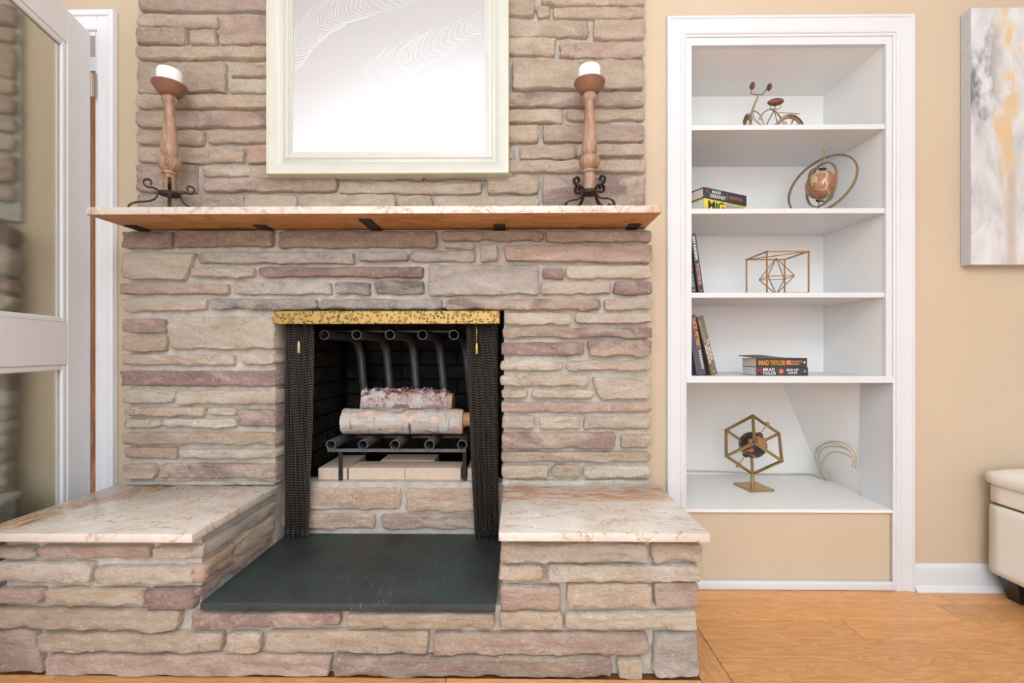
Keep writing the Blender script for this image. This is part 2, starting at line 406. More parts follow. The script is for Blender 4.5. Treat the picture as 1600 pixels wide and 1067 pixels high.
# ---------------------------------------------------------------- stones
def stone_obj(quad, tow, depth, mat, parent, seed, proud=None, name='stone', wob=1.0):
    """quad: tl, tr, br, bl in the wall's own (u, v); tow(u, v, h) -> world, h = height off the face"""
    rnd = random.Random(seed)
    tl, tr, br, bl = [Vector(q) for q in quad]
    wd = ((tr - tl).length + (br - bl).length) / 2; ht = ((tl - bl).length + (tr - br).length) / 2
    nu = max(5, min(36, int(wd / 0.014))); nv = max(4, min(11, int(ht / 0.009)))
    eu, ev = min(0.2, 0.0035 / wd), min(0.25, 0.0035 / ht)
    S = [0, eu] + [eu + (1 - 2 * eu) * i / nu for i in range(1, nu)] + [1 - eu, 1]
    T = [0, ev] + [ev + (1 - 2 * ev) * i / nv for i in range(1, nv)] + [1 - ev, 1]
    off = rnd.uniform(-0.004, 0.006) if proud is None else proud
    tilt = rnd.uniform(-0.004, 0.004); sd = rnd.uniform(0, 90)
    nn = lambda x, y, z=0.0: noise.noise(Vector((x + sd, y - sd, z)))
    bm = bmesh.new(); G = []
    for j, t in enumerate(T):
        row = []
        for i, s in enumerate(S):
            top = tl.lerp(tr, s); bot = bl.lerp(br, s); c = bot.lerp(top, 1 - t)   # t: 0 = top
            u, v = c
            # ragged outline: bottoms hang unevenly, ends break off obliquely
            v += wob * (t ** 2) * (nn(u * 14, 3.1) * 0.0075 + nn(u * 45, 9.0) * 0.004 + nn(u * 120, 9.0) * 0.0015) + wob * ((1 - t) ** 2) * (nn(u * 16, 7.7) * 0.0035)
            u += wob * (s ** 6) * (nn(v * 40, 5.0) * 0.006) - wob * ((1 - s) ** 6) * nn(v * 40, 1.0) * 0.006
            # corners rounded off
            ds, dt = min(s, 1 - s) * wd, min(t, 1 - t) * ht
            rc = 0.007
            if ds < rc and dt < rc:
                k = (1 - ds / rc) * (1 - dt / rc) * 0.0030
                u += k * (1 if s < .5 else -1); v += k * (-1 if t < .5 else 1)
            edge = min(ds, dt)
            h = off + tilt * (t - .5) * 2 + nn(u * 9, v * 14, 2) * 0.006 + nn(u * 24, v * 60, 4) * 0.0055 + (0.5 - abs(nn(u * 16, v * 34, 6))) * 0.009 + nn(u * 70, v * 110, 8) * 0.0026
            if edge < 1e-6: h -= 0.0050 + 0.004 * abs(nn(u * 25, v * 25, 3))
            elif edge < 0.006: h -= 0.0010
            row.append(bm.verts.new(tow(u, v, h)))
        G.append(row)
    nj, ni = len(T), len(S)
    for j in range(nj - 1):
        for i in range(ni - 1): bm.faces.new((G[j][i], G[j + 1][i], G[j + 1][i + 1], G[j][i + 1]))
    ring = [(0, i) for i in range(ni)] + [(j, ni - 1) for j in range(1, nj)] + [(nj - 1, i) for i in range(ni - 2, -1, -1)] + [(j, 0) for j in range(nj - 2, 0, -1)]
    cen = (tl + tr + br + bl) / 4
    back = []
    dirv = tow(0, 0, -depth) - tow(0, 0, 0)
    for j, i in ring: back.append(bm.verts.new(G[j][i].co + dirv * 1.0))
    for k in range(len(ring)):
        a, b = ring[k], ring[(k + 1) % len(ring)]
        bm.faces.new((G[a[0]][a[1]], G[b[0]][b[1]], back[(k + 1) % len(ring)], back[k]))
    bm.faces.new(back)
    return finish(name, bm, mat, parent, 50)
def face_y(Y): return lambda u, v, h: Vector((u, Y - h, v))
def face_xp(X0): return lambda u, v, h: Vector((X0 + h, u, v))     # face looking towards +x
def face_xn(X0): return lambda u, v, h: Vector((X0 - h, u, v))
seedc = [100]
def lay(tile, Y, parent, rows, depth=0.05, zmin=None):
    """rows measured on a crop (origin x, origin y, scale): x0, y0, x1, y1, material [, four-corner override]"""
    ox, oy, sc = tile
    for r in rows:
        seedc[0] += 1
        if isinstance(r[0], tuple): pts, m = r[0], r[1]
        else:
            x0, y0, x1, y1, m = r; pts = ((x0, y0), (x1, y0), (x1, y1), (x0, y1))
        q = []
        for px, py in pts:
            w_ = P(ox + px * sc, oy + py * sc, Y); q.append((w_.x, max(w_.z, zmin) if zmin is not None else w_.z))
        stone_obj(q, face_y(Y), depth, m, parent, seedc[0])

Y_UP, Y_LOW, Y_HF, Y_SF, Y_SILL = -0.04, -0.10, -0.503, -0.552, -0.02
tA = (0, 0, 430 / 1274); tB = (780, 0, 280 / 830); tC = (180, 340, 430 / 1600); tD = (600, 340, 440 / 1600)
tE = (170, 560, 280 / 1358); tF = (770, 500, 270 / 1029); tG = (0, 740, 460 / 1501); tH = (440, 740, 0.425)
tU = (280, 255, 580 / 1600); tPX = (0, 0, 1)

# ================================================================ ROOM SHELL
CEIL = 2.62; RX0, RX1, RY = -2.7, 3.0, -4.4
wb = thing('wall_back', 'beige painted wall around the stone chimney', None, kind='structure')
del wb['label']
DX0, DX1 = -2.45, X(150, 0)            # doorway
BX0, BX1 = 0.6625, 1.4800              # bookcase recess
NZ = Z(795, 0, 1200)                   # niche floor
bm = bmesh.new()
FBX0, FBX1 = -0.95, -0.0
for a in ((RX0, DX0, 0, CEIL), (DX0, DX1, 2.20, CEIL), (DX1, FBX0, 0, CEIL), (FBX0, FBX1, 1.19, CEIL), (FBX1, BX0 - 0.003, 0, CEIL),
          (BX0 - 0.003, BX1 + 0.003, 2.16, CEIL), (BX1 + 0.003, RX1, 0, CEIL)):
    box(bm, a[0], a[1], 0, 0.12, a[2], a[3])
wbm = finish('plaster', bm, 'wall_beige', wb)
bx('panel', 'wall_beige', wb, BX0 - 0.003, BX1 + 0.003, 0.006, 0.05, 0, NZ - 0.012)
tag(bx('ceiling', 'ceiling_paint', None, RX0, RX1, RY, 0.12, CEIL, CEIL + 0.05), kind='structure')
tag(bx('wall_left', 'off_white', None, RX0 - 0.1, RX0, RY, 0, 0, CEIL), kind='structure')
tag(bx('wall_right', 'off_white', None, RX1, RX1 + 0.1, RY, 0.12, 0, CEIL), kind='structure')
bm = bmesh.new()
for a in ((RX0, -2.5, 0, CEIL), (0.9, RX1, 0, CEIL), (-2.5, 0.9, 0, 0.6), (-2.5, 0.9, 2.3, CEIL)): box(bm, a[0], a[1], RY - 0.1, RY, a[2], a[3])
tag(finish('wall_rear', bm, 'off_white'), kind='structure')
win = thing('window_1', None, None, kind='structure')
bm = bmesh.new()
for a in ((-2.5, 0.9, 0.6, 0.66), (-2.5, 0.9, 2.24, 2.3), (-2.5, -2.44, 0.6, 2.3), (0.84, 0.9, 0.6, 2.3), (-0.83, -0.77, 0.6, 2.3)): box(bm, a[0], a[1], RY - 0.06, RY + 0.02, a[2], a[3])
finish('window_frame', bm, 'white_paint', win)

# floor: base sheet plus the boards in view
fl = thing('floor', None, None, kind='structure')
bx('subfloor', 'gap_dark', fl, RX0, RX1, RY, 1.3, -0.06, -0.004)
rnd = random.Random(3)
XB0, XB1 = 0.515, 0.600              # the border board beside the hearth
BWd = 0.1045
def board(x0, x1, y0, y1, mat):
    g = 0.0010
    bx('plank', mat, fl, x0 + g, x1 - g, y0 + g, y1 - g, -0.02, 0.0, 0.0010)
y = 0.0; k = 0
while y > -1.30:
    y1 = y - BWd
    cuts = [XB1, XB1 + rnd.uniform(0.5, 1.2)] if k not in (0, 3) else [XB1, XB1 + rnd.uniform(0.9, 1.3)]
    while cuts[-1] < RX1: cuts.append(min(RX1, cuts[-1] + rnd.uniform(0.7, 1.3)))
    for a, b in zip(cuts, cuts[1:]):
        if b - a > 0.02: board(a, b, y1, y, 'oak_x')
    y = y1; k += 1
board(XB0, XB1, -0.56, -0.02, 'oak_y'); board(XB0, XB1, y1, -0.56, 'oak_y')
yy = Y_HF - 0.0
for k in range(4):                   # boards along the hearth's front
    a, b = yy - BWd * (k + 1), yy - BWd * k
    cuts = [-2.6, -1.3 + 0.4 * (k % 2), -0.2 + 0.3 * (k % 3) / 3, XB0]
    for c0, c1 in zip(cuts, cuts[1:]): board(c0, c1, max(a, y1), b, 'oak_x')
ty0 = max(yy - BWd * 4, y1)
n = NT('oak_far', 0.32)
br = n.n('ShaderNodeTexBrick'); n.L(n.pos(), br.inputs['Vector']); br.inputs['Scale'].default_value = 1.0
br.inputs['Brick Width'].default_value = 1.0; br.inputs['Row Height'].default_value = BWd; br.inputs['Mortar Size'].default_value = 0.0008
br.inputs['Color1'].default_value = lin((220, 158, 98)); br.inputs['Color2'].default_value = lin((208, 144, 86)); br.inputs['Mortar'].default_value = lin((120, 78, 44))
n.color(br.outputs[0]); M['oak_far'] = n.m
bx('far_boards', 'oak_far', fl, RX0, XB0, RY, ty0, -0.02, 0.0)
bx('far_boards', 'oak_far', fl, XB0, RX1, RY, y1, -0.02, 0.0)
bx('far_boards', 'oak_far', fl, RX0, DX1 + 0.02, ty0, 1.3, -0.02, -0.0005)

# ---------------------------------------------------------------- doorway trim (left) and the hall behind
tr = thing('trim_1', None, None, kind='structure')
cx0, cx1 = X(149, -0.02), X(178, -0.02); ctop = Z(15, -0.02, 160)
bm = bmesh.new()
box(bm, cx0, cx1, -0.016, -0.0005, 0, ctop, 0.003); box(bm, cx1 - 0.022, cx1, -0.026, -0.015, 0, ctop, 0.004, None, 2)
box(bm, cx0 + 0.006, cx0 + 0.016, -0.019, -0.015, 0, ctop - 0.07, 0.002)
finish('casing', bm, 'white_paint_lifted', tr, 40)
bm = bmesh.new()
box(bm, DX0 - 0.07, cx0, -0.016, -0.0005, ctop - (cx1 - cx0), ctop, 0.003); box(bm, DX0 - 0.07, cx1 - 0.02, -0.026, -0.015, ctop - 0.022, ctop, 0.004)
finish('casing', bm, 'white_paint_lifted', tr, 40)
jx = DX1
bm = bmesh.new()
box(bm, jx - 0.001, jx + 0.012, -0.001, 0.13, 0, 2.2); box(bm, DX0, jx, -0.001, 0.13, 2.165, 2.202); box(bm, DX0 - 0.01, DX0 + 0.02, -0.001, 0.13, 0, 2.2)
finish('jamb', bm, 'white_paint_lifted', tr)
hw = bx('wall_hall', 'hall_wood', None, -3.2, -1.0, 1.1, 1.15, 0, 2.70); tag(hw, kind='structure')
tag(bx('wall_hall_upper', 'white_paint_lifted', None, -3.2, -1.0, 1.1, 1.15, 2.702, 3.4), kind='structure')

# glazed door standing open against the hearth
hinge = Vector((X(141.5, -0.035), -0.035, 0)); ddir = Vector((0.255, -0.967, 0)).normalized(); dn = Vector((ddir.y * -1, ddir.x, 0))  # dn faces the room
if dn.x < 0: dn = -dn
DW, DT, DZ0, DZ1 = 0.80, 0.035, 0.012, 2.150
dr = thing('door_1', 'white glazed door with two frosted panes standing open beside the hearth', None, kind='structure')
def dbox(name, mat, s0, s1, h0, h1, z0, z1, bev=0.0, parent=dr):
    bm = box(bmesh.new(), s0, s1, h0, h1, z0, z1, bev)
    for v in bm.verts: v.co = hinge + ddir * v.co.x + dn * v.co.y + Vector((0, 0, v.co.z))
    return finish(name, bm, mat, parent)
ST = 0.128
Zm0, Zm1, Zt, Zb = 0.873, 1.022, 2.030, 0.235
dbox('stile', 'white_paint_lifted', 0, ST, -DT, 0, DZ0, DZ1, 0.002); dbox('stile', 'white_paint_lifted', DW - ST, DW, -DT, 0, DZ0, DZ1, 0.002)
for a, b in ((DZ0, Zb), (Zm0, Zm1), (Zt, DZ1)): dbox('rail', 'white_paint_lifted', ST, DW - ST, -DT, 0, a, b, 0.001)
for a, b in ((Zb, Zm0), (Zm1, Zt)):
    pn = dbox('pane', 'door_glass', ST - 0.004, DW - ST + 0.004, -DT / 2 - 0.003, -DT / 2 + 0.003, a - 0.004, b + 0.004)
    for s0, s1, z0, z1 in ((ST, ST + 0.022, a, b), (DW - ST - 0.022, DW - ST, a, b), (ST + 0.022, DW - ST - 0.022, a, a + 0.02), (ST + 0.022, DW - ST - 0.022, b - 0.02, b)):
        dbox('glazing_bead', 'white_paint_lifted', s0, s1, -DT / 2 + 0.003, -0.003, z0, z1, 0.004)
for hz in (Z(132, -0.03, 145), 0.30):
    bm = bmesh.new(); tube(bm, [(hinge.x - 0.006, -0.026, hz - 0.045), (hinge.x - 0.006, -0.026, hz + 0.045)], 0.006, 10)
    box(bm, hinge.x - 0.004, hinge.x + 0.014, -0.025, -0.022, hz - 0.045, hz + 0.045)
    finish('hinge', bm, 'chrome', dr, 40)

# ================================================================ STONE CHIMNEY ABOVE THE MANTEL
ch = thing('wall_chimney', None, None, kind='structure')
UX0, UX1 = X(209, Y_UP), X(1011, Y_UP)
MZ0, MZ1 = 1.3752, 1.4005
bm = bmesh.new(); box(bm, UX0, UX1, Y_UP + 0.021, -0.0005, MZ1 + 0.0005, CEIL - 0.001)
finish('mortar', bm, 'mortar', ch)
lay(tA, Y_UP, ch, [
    (640, -28, 1330, 50, 'pink'), (632, 62, 1000, 122, 'tan'), (632, 128, 860, 205, 'pink'), (880, 135, 1000, 208, 'tan'), (1018, 75, 1330, 206, 'pink'),
    (632, 212, 1330, 272, 'tan'), (632, 283, 1040, 425, 'tan'), (1065, 290, 1330, 352, 'tan'), (1055, 363, 1330, 425, 'lighttan'), (632, 440, 1330, 500, 'tan'),
    (632, 516, 1330, 588, 'mixed'), (632, 600, 940, 664, 'tan'), (955, 600, 1330, 660, 'tan'), (632, 680, 1125, 750, 'tan'), (1140, 675, 1330, 753, 'orange'),
    (632, 763, 905, 890, 'pink'), (935, 765, 1205, 812, 'lighttan'), (632, 902, 1130, 968, 'tan')])
lay(tPX, Y_UP, ch, [
    (216, -60, 330, -12, 'tan'), (336, -58, 455, -11, 'pink'), (216, -110, 455, -66, 'tan'), (780, -62, 900, -10, 'tan'), (906, -60, 1008, -9, 'pink'), (780, -112, 1008, -68, 'tan'),
    (414, 258, 470, 272, 'tan'), (316, 278, 525, 299, 'pink'), (529, 283, 753, 302, 'tan'), (761, 277, 842, 302, 'tan'),
    (390, 258, 660, 280, 'tan'), (664, 258, 800, 280, 'pink'), (380, 304, 462, 330, 'tan'), (470, 303, 617, 330, 'tan'), (623, 305, 675, 330, 'tan'), (677, 307, 842, 330, 'tan')])
lay(tB, Y_UP, ch, [
    (200, -18, 672, 26, 'tan'), (-60, -20, 165, 70, 'tan'), (175, 22, 238, 75, 'tan'), (250, 30, 675, 80, 'tan'), (-60, 88, 415, 165, 'tan'), (438, 92, 675, 180, 'tan'),
    (-60, 174, 262, 252, 'tan'), (280, 192, 668, 268, 'pink'), (62, 274, 670, 412, 'tan'), (-60, 427, 675, 492, 'mixed'), (-60, 507, 295, 570, 'tan'), (312, 506, 675, 557, 'tan'),
    (-60, 580, 185, 658, 'tan'), (203, 574, 672, 655, 'pink'), (-60, 678, 72, 738, 'tan'), (95, 672, 350, 737, 'tan'),
    (((372, 667), (672, 665), (672, 722), (352, 728)), 'tan'), (-60, 744, 680, 797, 'tan'), (203, 822, 675, 985, 'mixed')])

# ================================================================ FIREPLACE
fp = thing('fireplace', 'layered tan fieldstone fireplace with a black firebox and low stone hearth benches', 'fireplace')
LX0, LX1 = X(192, Y_LOW), X(1017, Y_LOW)
OX0, OX1 = X(429, Y_LOW), X(784, Y_LOW)           # opening
OZ = Z(484, Y_LOW, 600)
SLZ1 = 0.215; SLZ0 = SLZ1 - 0.022                # slate
HZ1 = 0.429; HZ0 = 0.405                          # hearth slabs
LBX0, LBX1 = -1.490, -0.900                       # left bench body
RBX0, RBX1 = -0.052, X(1090, Y_HF)               # right bench body
mf = Y_LOW + 0.022
bm = bmesh.new()
box(bm, LX0 + 0.01, OX0 - 0.008, mf, -0.0005, 0.0, MZ0 - 0.0005); box(bm, OX1 + 0.008, LX1 - 0.008, mf, -0.0005, 0.0, MZ0 - 0.0005)
box(bm, OX0 - 0.008, OX1 + 0.008, mf, -0.0005, OZ + 0.010, MZ0 - 0.0005)
hf = Y_HF + 0.023
box(bm, LBX0 + 0.01, LBX1 - 0.011, hf, mf, 0.0005, HZ0 - 0.0085); box(bm, RBX0 + 0.012, RBX1 - 0.012, hf, mf, 0.0005, HZ0 - 0.0005)
box(bm, LBX1 - 0.011, RBX0 + 0.012, hf, mf + 0.07, 0.0005, SLZ0 - 0.0005)
finish('mortar', bm, 'mortar', fp)
lay(tC, Y_LOW, fp, [
    (35, 78, 326, 176, 'brown'), (340, 75, 913, 168, 'brown'), (((35, 196), (462, 202), (398, 360), (35, 352)), 'lighttan'), (482, 200, 1386, 266, 'grey'),
    (437, 286, 806, 345, 'lighttan'), (25, 380, 652, 444, 'pink'), (682, 374, 1250, 445, 'grey'), (1275, 374, 1476, 444, 'soot'),
    (((25, 468), (525, 465), (528, 534), (45, 552)), 'lighttan'), (552, 470, 1168, 531, 'soot'), (35, 586, 282, 668, 'pink'), (35, 684, 288, 776, 'tan'),
    (312, 576, 922, 762, 'lighttan'), (35, 796, 688, 858, 'lighttan'), (734, 792, 925, 853, 'lighttan')], 0.085)
lay(tPX, Y_LOW, fp, [
    (435, 360, 682, 386, 'brown'), (559, 393, 636, 408, 'grey'), (402.5, 417, 661, 432, 'purple'), (585, 438, 661, 459, 'soot'), (500, 467, 690, 482.5, 'soot')], 0.085)
lay(tD, Y_LOW, fp, [
    (325, 76, 906, 129, 'brown'), (340, 143, 513, 174, 'grey'), (148, 182, 513, 248, 'grey'), (547, 154, 645, 248, 'grey'), (((672, 154), (1523, 152), (1523, 255), (700, 246)), 'pink'),
    (920, 77, 1521, 136, 'brown'), (248, 266, 878, 438, 'grey'), (900, 287, 1020, 345, 'purple'), (1038, 272, 1523, 343, 'lighttan'), (895, 362, 1288, 433, 'lighttan'),
    (1310, 362, 1523, 438, 'purple'), (354, 462, 1228, 522, 'mixed'), (1255, 460, 1526, 523, 'lighttan'), (682, 541, 1062, 607, 'lighttan'), (1088, 541, 1526, 600, 'lighttan')], 0.085)
lay(tF, Y_LOW, fp, [
    (58, 46, 950, 103, 'mixed'), (53, 131, 543, 211, 'purple'), (570, 121, 948, 213, 'mixed'), (46, 242, 418, 300, 'lighttan'), (440, 241, 950, 300, 'lighttan'), (44, 331, 572, 393, 'lighttan'),
    (((590, 340), (945, 340), (945, 470), (637, 470)), 'lighttan'), (50, 414, 207, 464, 'lighttan'), (230, 417, 602, 467, 'lighttan'), (50, 490, 948, 550, 'pink'),
    (55, 572, 250, 648, 'lighttan'), (277, 577, 516, 650, 'lighttan'), (542, 577, 948, 648, 'lighttan'), (53, 672, 730, 766, 'mixed'), (764, 682, 942, 760, 'tan'),
    (53, 787, 942, 848, 'tan'), (53, 867, 333, 940, 'tan'), (354, 869, 528, 938, 'tan'), (542, 871, 940, 940, 'lighttan'), (53, 956, 940, 992, 'grey')], 0.085)
lay(tE, Y_LOW, fp, [
    (95, 94, 1268, 210, 'purple'), (100, 242, 488, 338, 'lighttan'), (502, 242, 1266, 346, 'lighttan'), (110, 372, 722, 438, 'tan'), (740, 377, 958, 434, 'lighttan'),
    (977, 387, 1268, 513, 'purple'), (105, 462, 378, 527, 'lighttan'), (412, 460, 958, 523, 'lighttan'), (105, 562, 1268, 652, 'tan'), (115, 677, 508, 758, 'tan'),
    (537, 690, 1268, 755, 'lighttan'), (110, 802, 353, 910, 'tan'), (380, 802, 1262, 913, 'mixed'), (130, 935, 1262, 964, 'grey')], 0.085)
# hearth fronts
lay(tG, Y_HF, fp, [
    (-48, 376, 170, 432, 'lighttan'), (190, 373, 758, 440, 'pink'), (783, 372, 980, 434, 'lighttan'), (-48, 458, 463, 553, 'lighttan'), (485, 477, 983, 563, 'lighttan'),
    (-48, 592, 208, 658, 'pink'), (226, 592, 738, 672, 'tan'), (750, 592, 990, 700, 'purple'), (((-48, 690), (915, 705), (905, 800), (-48, 780)), 'tan'),
    (((-48, 802), (165, 800), (215, 1030), (-48, 1034)), 'pink'), (190, 817, 1128, 911, 'tan'), (1152, 817, 1328, 914, 'tan')], 0.07, 0.002)
lay(tPX, Y_HF, fp, [(416, 988, 669, 1021, 'tan'), (((298, 957), (531, 958), (531, 979), (298, 981)), 'mixed'), (72, 1024, 516, 1056, 'pink'),
    (1009, 1028, 1009.5, 1029, 'tan')][:3], 0.07, 0.002)
lay(tH, Y_HF, fp, [
    (240, 514, 782, 573, 'tan'), (556, 592, 1348, 668, 'pink'), (190, 674, 1212, 748, 'brown'), (1236, 682, 1328, 752, 'tan'), (1370, 592, 1533, 748, 'grey'),
    (805, 260, 1343, 324, 'lighttan'), (1363, 260, 1543, 320, 'tan'), (800, 342, 963, 401, 'tan'), (977, 340, 1540, 398, 'lighttan'), (806, 417, 1026, 508, 'pink'),
    (1050, 407, 1360, 488, 'tan'), (1372, 404, 1533, 493, 'pink'), (803, 514, 1036, 574, 'tan'), (1044, 514, 1528, 576, 'lighttan')], 0.07, 0.002)
# the left bench's flank facing the slate, and the right bench's outer flank
fx = face_xp(LBX1)
zr = lambda py: Z(py, Y_HF, 290)
for u0, u1, z0, z1, m in ((-0.497, -0.10, zr(876), zr(854), 'grey'), (-0.497, -0.345, zr(914), zr(884), 'orange'), (-0.332, -0.10, zr(914), zr(882), 'tan'),
                          (-0.497, -0.11, 0.220, zr(921), 'purple')):
    seedc[0] += 1; stone_obj([(u0, z1), (u1, z1), (u1, z0), (u0, z0)], fx, 0.05, m, fp, seedc[0])
fx = face_xp(RBX1); rr = random.Random(5); z = 0.006
while z < 0.39:
    h_ = min(rr.uniform(0.045, 0.07), 0.40 - z); u = -0.42
    while u < -0.03:
        u1 = min(u + rr.uniform(0.12, 0.3), -0.020)
        if -0.020 - u1 < 0.06: u1 = -0.020
        seedc[0] += 1; stone_obj([(u, z + h_), (u1 - 0.012, z + h_), (u1 - 0.012, z), (u, z)], fx, 0.05, rr.choice(['tan', 'lighttan', 'pink']), fp, seedc[0]); u = u1
    z += h_ + 0.014
# sill stones at the firebox mouth
SILZ = 0.410
bm = bmesh.new(); box(bm, OX0 - 0.03, OX1 + 0.03, Y_SILL + 0.012, 0.06, SLZ0 - 0.02, SILZ)
finish('sill_mortar', bm, 'mortar', fp)
lay(tH, Y_SILL, fp, [(2, 54, 438, 131, 'orange'), (460, 56, 798, 139, 'orange'), (2, 149, 343, 204, 'orange'), (367, 149, 798, 203, 'pink')], 0.04)
# firebox of sooty brick
FX0, FX1, FY1, FZ1 = -0.885, -0.05, 0.56, 1.13
bm = bmesh.new()
box(bm, FX0 - 0.03, FX0, -0.0, FY1, 0.37, FZ1); box(bm, FX1, FX1 + 0.03, -0.0, FY1, 0.37, FZ1); box(bm, FX0 - 0.03, FX1 + 0.03, FY1, FY1 + 0.03, 0.37, FZ1)
box(bm, FX0 - 0.03, FX1 + 0.03, -0.0, FY1 + 0.03, FZ1, FZ1 + 0.03); box(bm, FX0 - 0.03, FX1 + 0.03, 0.061, FY1 + 0.03, 0.37, SILZ - 0.003)
finish('firebox_shell', bm, 'soot_mortar', fp)
bme = {}
def brick(loc, l, axis):
    key = (round(l, 3), axis)
    if key not in bme:
        bm = box(bmesh.new(), 0, l if axis == 'x' else 0.02, 0, l if axis == 'y' else 0.02, 0, 0.062, 0.003)
        o = finish('brick', bm, 'soot_brick', fp); bme[key] = o.data
    else:
        o = bpy.data.objects.new('brick', bme[key]); COL.objects.link(o); o.parent = fp
    o.location = loc
for r in range(9):
    z = SILZ + 0.003 + r * 0.0735
    for k in range(3):
        y0 = 0.012 + k * 0.185 - (0.09 if r % 2 else 0)
        a, b = max(y0, 0.004), min(y0 + 0.175, FY1 - 0.02)
        if b - a > 0.05:
            brick((FX0 - 0.008, a, z), b - a, 'y'); brick((FX1 - 0.012, a, z), b - a, 'y')
    for k in range(5):
        x0 = FX0 + 0.015 + k * 0.19 - (0.095 if r % 2 else 0)
        a, b = max(x0, FX0 + 0.015), min(x0 + 0.18, FX1 - 0.015)
        if b - a > 0.05: brick((a, FY1 - 0.012, z), b - a, 'x')

# ---------------------------------------------------------------- slabs
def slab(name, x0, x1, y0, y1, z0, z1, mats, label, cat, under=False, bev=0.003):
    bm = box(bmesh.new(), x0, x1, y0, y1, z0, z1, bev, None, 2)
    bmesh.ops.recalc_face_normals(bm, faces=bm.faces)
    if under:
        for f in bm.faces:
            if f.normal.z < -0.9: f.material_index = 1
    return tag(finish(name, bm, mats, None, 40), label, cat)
slab('hearth_slab', X(178, Y_LOW) - 0.0, X(300, Y_SF), Y_SF, Y_LOW + 0.008, HZ0 - 0.008, HZ1 - 0.008, 'marble_left', 'polished cream marble slab with rust streaks on the bench by the glazed door', 'slab')
slab('hearth_slab', X(779, Y_SF), X(1110, Y_SF), Y_SF, Y_LOW + 0.008, HZ0, HZ1, 'marble_right', 'polished cream marble slab with a brown crackled seam on the bench by the bookcase', 'slab')
slab('slate_hearth', X(313, Y_HF - 0.012), X(774, Y_HF - 0.012), Y_HF - 0.014, Y_SILL - 0.003, SLZ0, SLZ1, 'slate', 'dark green-black slate slab lying in front of the firebox', 'slab', bev=0.002)
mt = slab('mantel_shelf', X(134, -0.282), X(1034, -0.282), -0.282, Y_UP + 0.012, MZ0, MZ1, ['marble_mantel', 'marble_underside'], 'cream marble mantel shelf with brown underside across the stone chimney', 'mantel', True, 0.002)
for px0, px1, py in ((211, 233, 348), (407, 427, 348), (570, 603, 342), (772, 790, 350), (978, 996, 350)):
    a = P((px0 + px1) / 2, 356, Y_LOW); yf = -0.155 if px0 != 570 else -0.225
    bx('support_bar', 'steel_dark', mt, a.x - 0.021, a.x + 0.021, yf, Y_LOW + 0.012, MZ0 - 0.0055, MZ0 - 0.0003, 0.001)

# ================================================================ FIRE SCREEN
fs = thing('fire_screen', 'black chain-mesh fire screen curtains drawn open under an embossed brass valance', 'fire screen')
VX0, VX1 = X(427, -0.118), X(781, -0.118); VZ1, VZ0 = Z(485.5, -0.118, 600), Z(506, -0.118, 600)
bx('valance', 'brass_filigree', fs, VX0, VX1, -0.118, -0.096, VZ0, VZ1, 0.0015)
bm = bmesh.new(); tube(bm, [(VX0 + 0.02, -0.065, VZ0 + 0.012), (VX1 - 0.02, -0.065, VZ0 + 0.012)], 0.006, 10); finish('curtain_rod', bm, 'black_steel', fs, True)
bm = bmesh.new(); box(bm, VX0 + 0.015, VX0 + 0.022, -0.10, -0.06, VZ0, VZ0 + 0.025); box(bm, VX1 - 0.022, VX1 - 0.015, -0.10, -0.06, VZ0, VZ0 + 0.025); finish('rod_bracket', bm, 'black_steel', fs)
def curtain(top, bot, ph, folds, yc=-0.062):
    bm = bmesh.new(); uvl = bm.loops.layers.uv.new('UVMap'); nu, nv = folds * 12, 24; G = []
    zt, zb = VZ0 + 0.016, SLZ1 + 0.004
    for j in range(nv + 1):
        t = j / nv; row = []
        a = X(top[0], yc) * (1 - t) + X(bot[0], yc) * t; b = X(top[1], yc) * (1 - t) + X(bot[1], yc) * t
        for i in range(nu + 1):
            s = i / nu
            A = 0.012 * (0.75 + 0.35 * noise.noise(Vector((s * 3, t * 2, ph))))
            an = s * folds * 2 * math.pi + ph + 0.5 * math.sin(t * 2.5 + ph)
            xx = a + (b - a) * s + 0.0045 * math.sin(2 * an) + 0.004 * noise.noise(Vector((s * 5, t * 3, ph + 4)))
            v = bm.verts.new((xx, yc + A * math.sin(an), zt + (zb - zt) * t + (0.004 * math.sin(an) if j == nv else 0))); row.append((v, (s * (b - a) * 3.0, t * (zt - zb))))
        G.append(row)
    for j in range(nv):
        for i in range(nu):
            q = (G[j][i], G[j + 1][i], G[j + 1][i + 1], G[j][i + 1]); f = bm.faces.new([v for v, _ in q])
            for l, (_, uvc) in zip(f.loops, q): l[uvl].uv = uvc
    bmesh.ops.solidify(bm, geom=bm.faces[:], thickness=0.0012)
    return finish('mesh_curtain', bm, 'chain_mesh', fs, True)
curtain((443, 489), (443, 481), 0.3, 5); curtain((728, 777), (741, 777), 1.1, 5)
for px, y0, y1, m in ((467, 533, 552, 'pale_brass'), (745, 536, 553, 'brass')):
    yy_ = -0.082; a = P(px, 506, yy_); b = P(px, y0, yy_); c = P(px, y1, yy_)
    bm = bmesh.new(); tube(bm, [(a.x, yy_, VZ0 + 0.01), (a.x, yy_, b.z)], 0.0018, 6)
    pu = finish('pull_rod', bm, 'brass' if m == 'brass' else 'black_steel', fs, True)
    bm = bmesh.new(); lathe(bm, [(0.004, c.z), (0.0058, c.z + 0.004), (0.0056, b.z - 0.012), (0.003, b.z)], a.x, yy_, 10)
    finish('pull_handle', bm, m, pu, 40)

